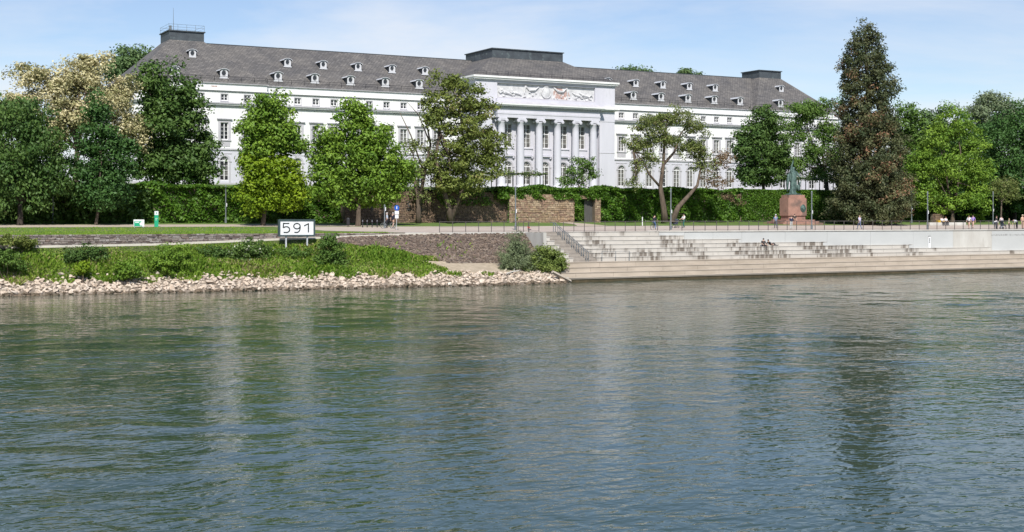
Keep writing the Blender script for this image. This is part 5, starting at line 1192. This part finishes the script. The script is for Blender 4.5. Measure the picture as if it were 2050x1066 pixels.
# ------------------------------------------------------------------ people
SK = [mat('skin_light', (0.55, 0.36, 0.27), rough=.6), mat('skin_tan', (0.40, 0.25, 0.17), rough=.6)]
_cm = {}
def cloth(c):
    if c not in _cm: _cm[c] = mat('cloth_%d' % len(_cm), c, tuple(x*.75 for x in c), 6, .9)
    return _cm[c]
def pose(kind):
    J = dict(pel=(0, 0, .95), spi=(0, 0, 1.15), che=(0.01, 0, 1.34), nek=(0, 0, 1.49), hed=(.025, 0, 1.60), top=(.02, 0, 1.70))
    A = {}
    def legs(l, r): A['L'] = l; A['R'] = r
    def arms(l, r): A['l'] = l; A['r'] = r
    st = [(.0, .095, .90), (.03, .10, .50), (.0, .10, .09), (.15, .12, .04)]; sa = [(0, .19, 1.41), (-.02, .25, 1.14), (.08, .26, .90), (.11, .26, .82)]
    mir = lambda q: [(a, -b, c) for a, b, c in q]
    legs(st, mir(st)); arms(sa, mir(sa))
    if kind == 'walk':
        legs([(0, .09, .90), (.20, .09, .52), (.30, .09, .12), (.44, .10, .08)], [(0, -.09, .90), (-.02, -.09, .50), (-.28, -.09, .14), (-.17, -.1, .04)])
        arms([(0, .19, 1.41), (-.14, .24, 1.16), (-.12, .25, .92), (-.1, .25, .84)], [(0, -.19, 1.41), (.08, -.24, 1.15), (.24, -.22, .98), (.3, -.2, .93)])
    if kind == 'push':
        arms([(0, .19, 1.40), (.12, .24, 1.14), (.42, .22, 1.05), (.5, .2, 1.04)], [(0, -.19, 1.40), (.12, -.24, 1.14), (.42, -.22, 1.05), (.5, -.2, 1.04)])
        legs([(0, .09, .90), (.16, .09, .52), (.2, .09, .10), (.35, .10, .05)], [(0, -.09, .90), (0, -.09, .50), (-.22, -.09, .12), (-.1, -.1, .04)])
    if kind in ('sit', 'ride'):
        d = -.42 if kind == 'sit' else .02
        f = lambda q: (q[0], q[1], q[2]+d)
        lean = .0 if kind == 'sit' else .22
        for kx, e in (('spi', .25), ('che', .6), ('nek', .9), ('hed', 1.15), ('top', 1.25)):
            J[kx] = (J[kx][0]+lean*e, 0, J[kx][2]+d-lean*.18*e)
        J['pel'] = f(J['pel'])
        if kind == 'sit':
            legs([(.05, .10, .50), (.45, .13, .52), (.46, .13, .09), (.6, .14, .05)], [(.05, -.10, .50), (.45, -.12, .52), (.42, -.12, .09), (.57, -.13, .05)])
            arms([(0, .19, .99), (.1, .24, .75), (.36, .16, .62), (.44, .14, .6)], [(0, -.19, .99), (.1, -.24, .75), (.36, -.16, .62), (.44, -.14, .6)])
        else:
            legs([(.04, .10, .93), (.36, .11, .72), (.22, .11, .34), (.36, .12, .30)], [(.04, -.10, .93), (.30, -.11, .56), (.14, -.11, .16), (.28, -.12, .12)])
            arms([(.18, .19, 1.36), (.34, .23, 1.16), (.56, .22, 1.06), (.62, .2, 1.05)], [(.18, -.19, 1.36), (.34, -.23, 1.16), (.56, -.22, 1.06), (.62, -.2, 1.05)])
    if kind == 'bend':
        J.update(spi=(.16, 0, 1.08), che=(.36, 0, 1.14), nek=(.50, 0, 1.13), hed=(.60, 0, 1.08), top=(.69, 0, 1.05))
        arms([(.42, .17, 1.08), (.48, .2, .84), (.52, .18, .60), (.54, .17, .52)], [(.42, -.17, 1.08), (.48, -.2, .84), (.52, -.18, .60), (.54, -.17, .52)])
    if kind == 'lie':                                   # reclining on one elbow, legs along x
        J.update(pel=(0, 0, .14), spi=(-.18, 0, .24), che=(-.34, 0, .36), nek=(-.43, 0, .48), hed=(-.46, 0, .60), top=(-.46, 0, .70))
        legs([(.08, .09, .14), (.45, .10, .34), (.80, .10, .08), (.92, .12, .06)], [(.08, -.09, .13), (.5, -.1, .10), (.92, -.1, .07), (1.02, -.12, .14)])
        arms([(-.38, .18, .42), (-.52, .24, .2), (-.4, .22, .05), (-.32, .2, .04)], [(-.38, -.18, .42), (-.24, -.22, .2), (0, -.18, .2), (.08, -.17, .2)])
    return J, A
def person(label, loc, rz, kind, top, legs_c, hair, h=1.72, skin=0, short=False, hat=None, group=None, z=0.0):
    J, A = pose(kind); s = h/1.72
    V, E, Rd, T = [], [], [], []
    def add(p, r, prev=None, t=0):
        V.append(tuple(c*s for c in p)); Rd.append((r[0]*s*1.12, r[1]*s*1.12)); T.append(t)
        if prev is not None: E.append((prev, len(V)-1))
        return len(V)-1
    # tags: 0 skin 1 top 2 legs 3 shoes 4 hair
    pel = add(J['pel'], (.135, .115), None, 2); spi = add(J['spi'], (.125, .105), pel, 1); che = add(J['che'], (.155, .115), spi, 1); nek = add(J['nek'], (.058, .058), che, 0)
    hd = add(J['hed'], (.085, .098), nek, 0); add(J['top'], (.07, .078), hd, 4)
    for c in 'LR':
        q = A[c]; i = add(q[0], (.088, .09), pel, 2); i = add(q[1], (.060, .06), i, 0 if short else 2); i = add(q[2], (.042, .042), i, 0 if short else 2); add(q[3], (.036, .045), i, 3)
    for c in 'lr':
        q = A[c]; i = add(q[0], (.058, .058), che, 1); i = add(q[1], (.043, .043), i, 1); i = add(q[2], (.028, .03), i, 0); i = add(q[3], (.026, .034), i, 0)
        a = Vector(q[3]); d = (a-Vector(q[2])).normalized(); sd_ = Vector((-d.y, d.x, 0)); sd_ = sd_.normalized() if sd_.length > .1 else Vector((1, 0, 0))
        for k in range(-1, 3): add(a+d*(.075-.008*abs(k))+sd_*(.019*(k-.5)), (.009, .009), i, 0)
        add(a+d*.02+sd_*.055, (.010, .010), i, 0)
    me = bpy.data.meshes.new('person_body'); me.from_pydata(V, E, []); ob = bpy.data.objects.new('person_body', me); COL.objects.link(ob)
    sk = ob.modifiers.new('skin', 'SKIN'); sk.use_smooth_shade = True
    for i, v in enumerate(me.skin_vertices[0].data): v.radius = Rd[i]; v.use_root = (i == 0)
    sb = ob.modifiers.new('sub', 'SUBSURF'); sb.levels = 1; sb.render_levels = 1
    dg = bpy.context.evaluated_depsgraph_get(); dg.update(); bme = bpy.data.meshes.new_from_object(ob.evaluated_get(dg)); bpy.data.objects.remove(ob, do_unlink=True)
    bme.materials.clear()
    for m_ in (SK[skin], cloth(top), cloth(legs_c), cloth((.05, .045, .045)), cloth(hair)): bme.materials.append(m_)
    P0 = np.array(V); segs = [(P0[a], P0[b], T[b]) for a, b in E]
    cen = np.array([p.center[:] for p in bme.polygons]); best = np.full(len(cen), 9e9); mi_ = np.zeros(len(cen), int)
    for a, b, t_ in segs:
        ab = b-a; u = np.clip(((cen-a)@ab)/max(ab@ab, 1e-9), 0, 1); d = np.linalg.norm(cen-(a+u[:, None]*ab), axis=1); w_ = d < best; best[w_] = d[w_]; mi_[w_] = t_
    bme.polygons.foreach_set('material_index', mi_.astype(np.int32))
    o = link('person', bme, None, Vector(loc)+Vector((0, 0, z)), rz)
    hm = MB(); hp = Vector(J['hed'])*s; tp = Vector(J['top'])*s; ax = (tp-hp).normalized(); c = hp+ax*.055*s-Vector((.018, 0, 0))*s
    hm.blob(c, .098*s, .088*s, .085*s, 10, 7); hm.build('hair', cloth(hair), o, smooth=True)
    fm = MB(); fx = Vector((1, 0, 0)) if kind != 'bend' else Vector((.3, 0, -1)).normalized()
    n_ = hp+fx*.092*s; fm.blob(n_-ax*.01*s, .018*s, .012*s, .022*s, 6, 5); fm.build('nose', SK[skin], o)
    em = MB()
    for sy in (-1, 1): em.blob(hp+fx*.084*s+Vector((0, sy*.034*s, 0))+ax*.022*s, .008*s, .012*s, .008*s, 6, 4)
    em.blob(hp+fx*.082*s-ax*.05*s, .008*s, .026*s, .007*s, 6, 4); em.build('eyes_and_mouth', cloth((.08, .04, .04)), o)
    if hat: 
        tm = MB(); tm.lathe([(.16*s, 0), (.165*s, .015*s), (.1*s, .02*s), (.095*s, .10*s), (.05*s, .12*s)], (tp.x, tp.y, tp.z-.04*s), 12); tm.build('hat', cloth(hat), o)
    return tag(o, label, 'person', group)
def bike(label, loc, rz, col):
    o = empty('bicycle', loc, rz); m = MB(); F, B, S, Hd, Bt = (.52, 0, .34), (-.52, 0, .34), (-.18, 0, .86), (.36, 0, .84), (-.08, 0, .30)
    for a, b in ((S, Bt), (Bt, Hd), (S, Hd), (B, Bt), (B, S), (Hd, F)): m.tube([a, b], .022, 6)
    m.build('frame', cloth(col), o)
    for c in (F, B):
        w = MB(); w.ring(c, (0, 1, 0), .33, .024, 24, 6); wo = w.build('wheel', cloth((.03, .03, .03)), o)
        q = MB(); q.ring(c, (0, 1, 0), .30, .012, 20, 4)
        for i in range(8): a = 2*PI*i/8; q.tube([c, (c[0]+.3*math.cos(a), 0, c[2]+.3*math.sin(a))], .004, 3)
        q.build('rim', M['zinc'], wo)
    m = MB(); m.tube([Hd, (.34, 0, 1.02)], .02, 6); m.tube([(.28, -.28, 1.04), (.36, -.1, 1.03), (.36, .1, 1.03), (.28, .28, 1.04)], .018, 6); m.build('handlebar', M['iron'], o)
    m = MB(); m.blob((-.2, 0, .97), .14, .08, .035, 8, 5); m.tube([S, (-.2, 0, .95)], .016, 6); m.build('saddle', M['iron'], o)
    m = MB(); m.box(-.70, -.35, -.07, .07, .72, .74); m.build('rack', M['iron'], o)
    return tag(o, label, 'bicycle')
V3 = Vector
q = on_ground(777, 458); bike('dark bicycle standing on the path beside the man in pale blue', q, -.15, (.03, .03, .04))
person('man in pale blue shirt and dark trousers holding the parked bicycle', on_ground(778.5, 457)+V3((0, .5, 0)), 2.6, 'stand', (.55, .62, .72), (.03, .03, .04), (.6, .58, .55))
person('person in black with bare legs by the blue path sign', on_ground(791, 457)+V3((0, .6, 0)), .6, 'walk', (.02, .022, .04), (.03, .03, .05), (.5, .48, .45), short=True)
person('child in red crouching on the promenade behind the railing', on_ground(1058, 461)+V3((0, 0, -.42)), -1.2, 'sit', (.62, .05, .03), (.06, .08, .12), (.10, .06, .04), 1.15, z=.13)
q = on_ground(1310, 461); bike('slim dark bicycle ridden along the promenade', q, .45, (.05, .06, .05))
person('cyclist in black top and blue jeans on the slim bicycle', q+V3((-.17*math.cos(.45), -.17*math.sin(.45), 0)), .45, 'ride', (.02, .02, .03), (.12, .20, .36), (.05, .035, .03))
def stroller(label, loc, rz, col):
    o = empty('stroller', loc, rz); m = MB(); m.tube([(-.45, -.22, 1.0), (.32, -.22, .18)], .018, 6); m.tube([(-.45, .22, 1.0), (.32, .22, .18)], .018, 6); m.tube([(-.45, -.22, 1.0), (-.45, .22, 1.0)], .022, 6)
    m.tube([(.0, -.22, .55), (-.30, -.22, .15)], .018, 6); m.tube([(.0, .22, .55), (-.30, .22, .15)], .018, 6); m.build('frame', M['iron'], o)
    s = MB(); s.prism([(-.22, .45), (.22, .42), (.30, .55), (-.12, .62), (-.30, 1.02), (-.38, .98)], -.2, .2); s.build('seat', cloth(col), o)
    h_ = MB(); h_.blob((-.22, 0, .98), .24, .22, .16, 10, 6); h_.build('hood', cloth(col), o)
    for x, r in ((.32, .12), (-.30, .16)):
        for y in (-.22, .22): w = MB(); w.ring((x, y, r), (0, 1, 0), r-.03, .03, 14, 5); w.build('wheel', M['iron'], o)
    return tag(o, label, 'stroller')
q = on_ground(1352, 457); stroller('dark child stroller pushed past the twin tree', q, PI+.15, (.05, .06, .08))
person('person in white shirt and green trousers pushing the stroller', on_ground(1369, 456.5), PI+.15, 'push', (.78, .76, .74), (.03, .13, .11), (.04, .03, .03))
person('man in blue-grey jacket and cap walking before the monument', on_ground(1553, 458), 1.0, 'walk', (.20, .25, .38), (.10, .11, .14), (.55, .5, .45), 1.74, hat=(.6, .6, .6))
person('woman in dark navy top and pale trousers facing the monument', on_ground(1584, 460), 1.3, 'stand', (.02, .03, .07), (.50, .52, .50), (.05, .04, .03), 1.62)
person('walker in pale lilac shirt and jeans before the giant sequoia', on_ground(1721, 460), 1.6, 'walk', (.55, .52, .68), (.14, .18, .28), (.35, .25, .18), 1.70)
person('jogger in white top and black shorts left of the purple-shirted one', on_ground(1940, 459), 3.5, 'walk', (.75, .73, .75), (.03, .03, .03), (.12, .08, .05), 1.7, short=True)
person('jogger in purple top beside the one in white', on_ground(1948, 458), 3.5, 'walk', (.35, .25, .62), (.05, .05, .06), (.10, .07, .05), 1.72, short=True)
# bench with two people, planting stall behind
q = on_ground(1895, 452.0); bn = empty('stone_bench', q)
for i, (a, b) in enumerate(((-3.6, -1.2), (-1.19, 1.2), (1.21, 3.6))): MB().box(a, b, -.3, .3, 0, .45).build('bench_block', M['concrete'], bn)
tag(bn, 'long pale concrete bench with two sitters under the bright tree', 'bench')
for i, dx in enumerate((-1.0, -.25)): person(['seated person in white on the left of the pale bench', 'seated person in white on the right of the pale bench'][i], q+V3((dx, -.08, -.05)), -1.7, 'sit', (.78, .76, .75), (.03, .03, .04), [(.08, .06, .05), (.15, .08, .05)][i])
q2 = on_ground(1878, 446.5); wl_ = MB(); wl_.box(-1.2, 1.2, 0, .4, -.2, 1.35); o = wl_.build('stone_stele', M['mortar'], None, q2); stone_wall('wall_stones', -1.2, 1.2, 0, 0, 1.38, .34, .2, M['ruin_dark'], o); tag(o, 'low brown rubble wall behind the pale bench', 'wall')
o = MB().box(-.75, .65, -.35, .1, 0, .42).build('flower_box', M['weed_flower'], None, q2+V3((-.6, -1.0, 0))); tag(o, 'box of yellow flowers left of the bench sitters', 'planter')
# group with a pram at the right edge
q = on_ground(2008, 461); stroller('bulky dark pram among the group at the right edge', q, .2, (.05, .07, .09))
person('person in black standing behind the left end of the dark pram', q+V3((-.15, .9, 0)), -1.2, 'stand', (.03, .03, .035), (.05, .06, .08), (.06, .04, .03), 1.68)
person('person in pale pink and white behind the dark pram', q+V3((.75, .9, 0)), -1.8, 'stand', (.70, .62, .62), (.14, .24, .34), (.05, .04, .03), 1.66)
person('person in white leaning at the left of the dark pram', q+V3((-.95, .4, 0)), .3, 'bend', (.78, .76, .76), (.06, .07, .08), (.05, .04, .03), 1.6)
person('child in olive jacket right of the dark pram', on_ground(2020, 460), -1.3, 'stand', (.30, .32, .20), (.035, .03, .03), (.4, .28, .16), 1.35)
person('person in white shirt stooping low at the right edge', on_ground(2036, 461), 2.9, 'bend', (.72, .74, .78), (.03, .03, .04), (.08, .06, .05), 1.7)
person('sun-hatted person with bare shoulders at the right edge', on_ground(2047, 459), -1.6, 'stand', (.62, .40, .28), (.08, .06, .06), (.3, .2, .12), 1.78, short=True, hat=(.72, .60, .42))
# two sitting on the seat steps
rz3 = 1.77+RR_*3
person('dark-clothed person sitting upright on the seat steps', (111.7*ratio(1529), 111.75, rz3-.07), -1.9, 'sit', (.06, .05, .05), (.03, .03, .035), (.03, .02, .02), 1.7, z=-.36)
person('person in dark clothes lying back on the seat steps', (111.75*ratio(1544), 111.75, rz3+.02), .12, 'lie', (.04, .035, .04), (.05, .045, .05), (.03, .02, .02), 1.7)

# ------------------------------------------------------------------ monument
mp_ = on_ground(1588, 448.5); mo = empty('monument', mp_); tag(mo, 'red sandstone monument with a green bronze figure holding an arm aloft', 'monument')
k = mpp(1588, mp_.y)
def octo(m, r, z0, z1, ch=.62, rx=1.0):
    pts = [(r*a, r*b) for a, b in ((-ch, -1), (ch, -1), (1, -ch), (1, ch), (ch, 1), (-ch, 1), (-1, ch), (-1, -ch))]; m.slab(pts, z0, z1)
for i, (r, z0, z1) in enumerate(((3.6, -.3, .16), (3.1, .16, .36), (2.6, .36, .58))): m = MB(); octo(m, r, z0, z1, .6); m.build('step', M['sandstone'], mo)
B0 = .58; B1 = at(1588, 391, mp_.y).z-mp_.z
m = MB(); octo(m, 1.52, B0, B0+.55, .55); m.build('plinth', M['sandstone'], mo)
m = MB(); octo(m, 1.66, B0+.55, B1-.5, .55); m.build('pedestal', M['sandstone'], mo)
m = MB(); octo(m, 1.58, B1-.5, B1-.42, .55); octo(m, 1.45, B1-.42, B1, .55); m.build('pedestal_cap', M['sandstone'], mo)
m = MB()
n_ = Vector((-.0, -1, 0)); c = Vector((.35, -1.66, B0+1.55)); m.blob(c, .42, .12, .58, 14, 9, .05); m.blob(c+Vector((0, -.08, .05)), .20, .13, .30, 10, 8); m.ring(c, (0, 1, 0), .46, .06, 18, 6); m.build('medallion', M['bronze'], mo)
# bronze figure: one skin over a posed skeleton, with robe, shield and eagle as children
def statue():
    ht = at(1588, 322, mp_.y).z-mp_.z-B1; s = ht/2.22
    V = [(0, 0, .95), (.02, 0, 1.18), (.03, 0, 1.38), (.02, 0, 1.53), (.03, 0, 1.66), (.04, 0, 1.76), (-.08, .02, .88), (-.12, .05, .48), (-.08, .02, .08), (-.10, -.14, .04), (.1, 0, .88), (.14, -.10, .5), (.15, .02, .09), (.17, -.14, .04),
         (-.18, .02, 1.46), (-.20, -.05, 1.74), (-.12, -.08, 1.98), (-.10, -.08, 2.08), (.22, 0, 1.43), (.34, -.10, 1.22), (.28, -.30, 1.12), (.25, -.36, 1.10)]
    E = [(0, 1), (1, 2), (2, 3), (3, 4), (4, 5), (0, 6), (6, 7), (7, 8), (8, 9), (0, 10), (10, 11), (11, 12), (12, 13), (2, 14), (14, 15), (15, 16), (16, 17), (2, 18), (18, 19), (19, 20), (20, 21)]
    Rd = [.17, .15, .17, .07, .10, .085, .12, .085, .06, .05, .12, .085, .06, .05, .08, .06, .042, .04, .08, .06, .045, .04]
    me = bpy.data.meshes.new('figure'); me.from_pydata([tuple(c*s for c in v) for v in V], E, []); ob = bpy.data.objects.new('figure', me); COL.objects.link(ob)
    sk = ob.modifiers.new('skin', 'SKIN'); sk.use_smooth_shade = True
    for i, v in enumerate(me.skin_vertices[0].data): v.radius = (Rd[i]*s*1.15,)*2; v.use_root = (i == 0)
    sb = ob.modifiers.new('sub', 'SUBSURF'); sb.levels = 2; sb.render_levels = 2
    dg = bpy.context.evaluated_depsgraph_get(); dg.update(); bme = bpy.data.meshes.new_from_object(ob.evaluated_get(dg)); bpy.data.objects.remove(ob, do_unlink=True)
    bme.materials.clear(); bme.materials.append(M['bronze']); fo = link('figure', bme, mo, (0, 0, B1+.12))
    r = MB(); n = 18
    prof = [(1.24, .15), (1.02, .165), (.85, .19), (.60, .19), (.34, .195), (.10, .22), (.02, .24)]
    for i, (z, rr) in enumerate(prof):
        for q in range(n):
            a = 2*PI*q/n; f = 1+.13*math.sin(a*5+z*2)*(1.25-z)
            r.v.append((rr*f*s*math.cos(a)*(1.0)-.05*s*(1.2-z), rr*f*s*math.sin(a)*.85, z*s))
    for i in range(len(prof)-1):
        for q in range(n): r.f.append((i*n+q, (i+1)*n+q, (i+1)*n+(q+1) % n, i*n+(q+1) % n)); r.m.append(0)
    r.build('robe', M['bronze'], fo, smooth=True)
    w = MB(); w.blob((-.14*s, .10*s, 1.12*s), .13*s, .12*s, .36*s, 10, 8, .15); w.tube([(-.28*s, .12*s, 1.3*s), (-.34*s, .16*s, .7*s), (-.4*s, .1*s, .15*s)], [.08*s, .09*s, .04*s], 8); w.build('cloak', M['bronze'], fo, smooth=True)
    t = MB(); t.tube([(-.10*s, -.08*s, 2.04*s), (-.06*s, -.08*s, 2.24*s)], [.035*s, .012*s], 6); t.blob((-.09*s, -.08*s, 2.1*s), .05*s, .05*s, .05*s, 6, 5); t.build('torch', M['bronze'], fo)
    e = MB(); e.blob((.38*s, -.05*s, .42*s), .13*s, .12*s, .22*s, 10, 7); e.tube([(.38*s, -.05*s, .55*s), (.46*s, -.1*s, .72*s), (.55*s, -.12*s, .82*s)], [.07*s, .06*s, .02*s], 7)
    e.tube([(.42*s, 0, .5*s), (.56*s, .05*s, .46*s), (.66*s, .05*s, .62*s)], [.08*s, .07*s, .02*s], 6); e.build('eagle', M['bronze'], fo, smooth=True)
    b = MB(); b.lathe([(1.2, -.13), (1.25, -.05), (1.0, .04), (.5, .10)], n=16); b.build('bronze_base', M['bronze'], fo)
statue()
person('person in black and pink sitting on the monument steps', mp_+V3((-1.9, -2.5, .2)), -1.9, 'sit', (.03, .03, .03), (.55, .36, .30), (.05, .03, .03), 1.65, short=True, z=-.10)

dw = MB(); dw.tube([(0, 0, 0), (.8, .1, .12), (1.7, -.05, .2), (2.3, .1, .12)], [.07, .06, .045, .02], 7); dw.tube([(1.1, .05, .15), (1.5, .3, .45)], [.035, .012], 5)
X_ = float(106.0*ratio(1012)); o = dw.build('driftwood', M['concrete'], None, (X_, float(yw(X_))+1.5, float(bank_h(X_, yw(X_)+1.5))+.28), .4); tag(o, 'bleached driftwood branch on the rocks below the grey willow bush', 'driftwood')
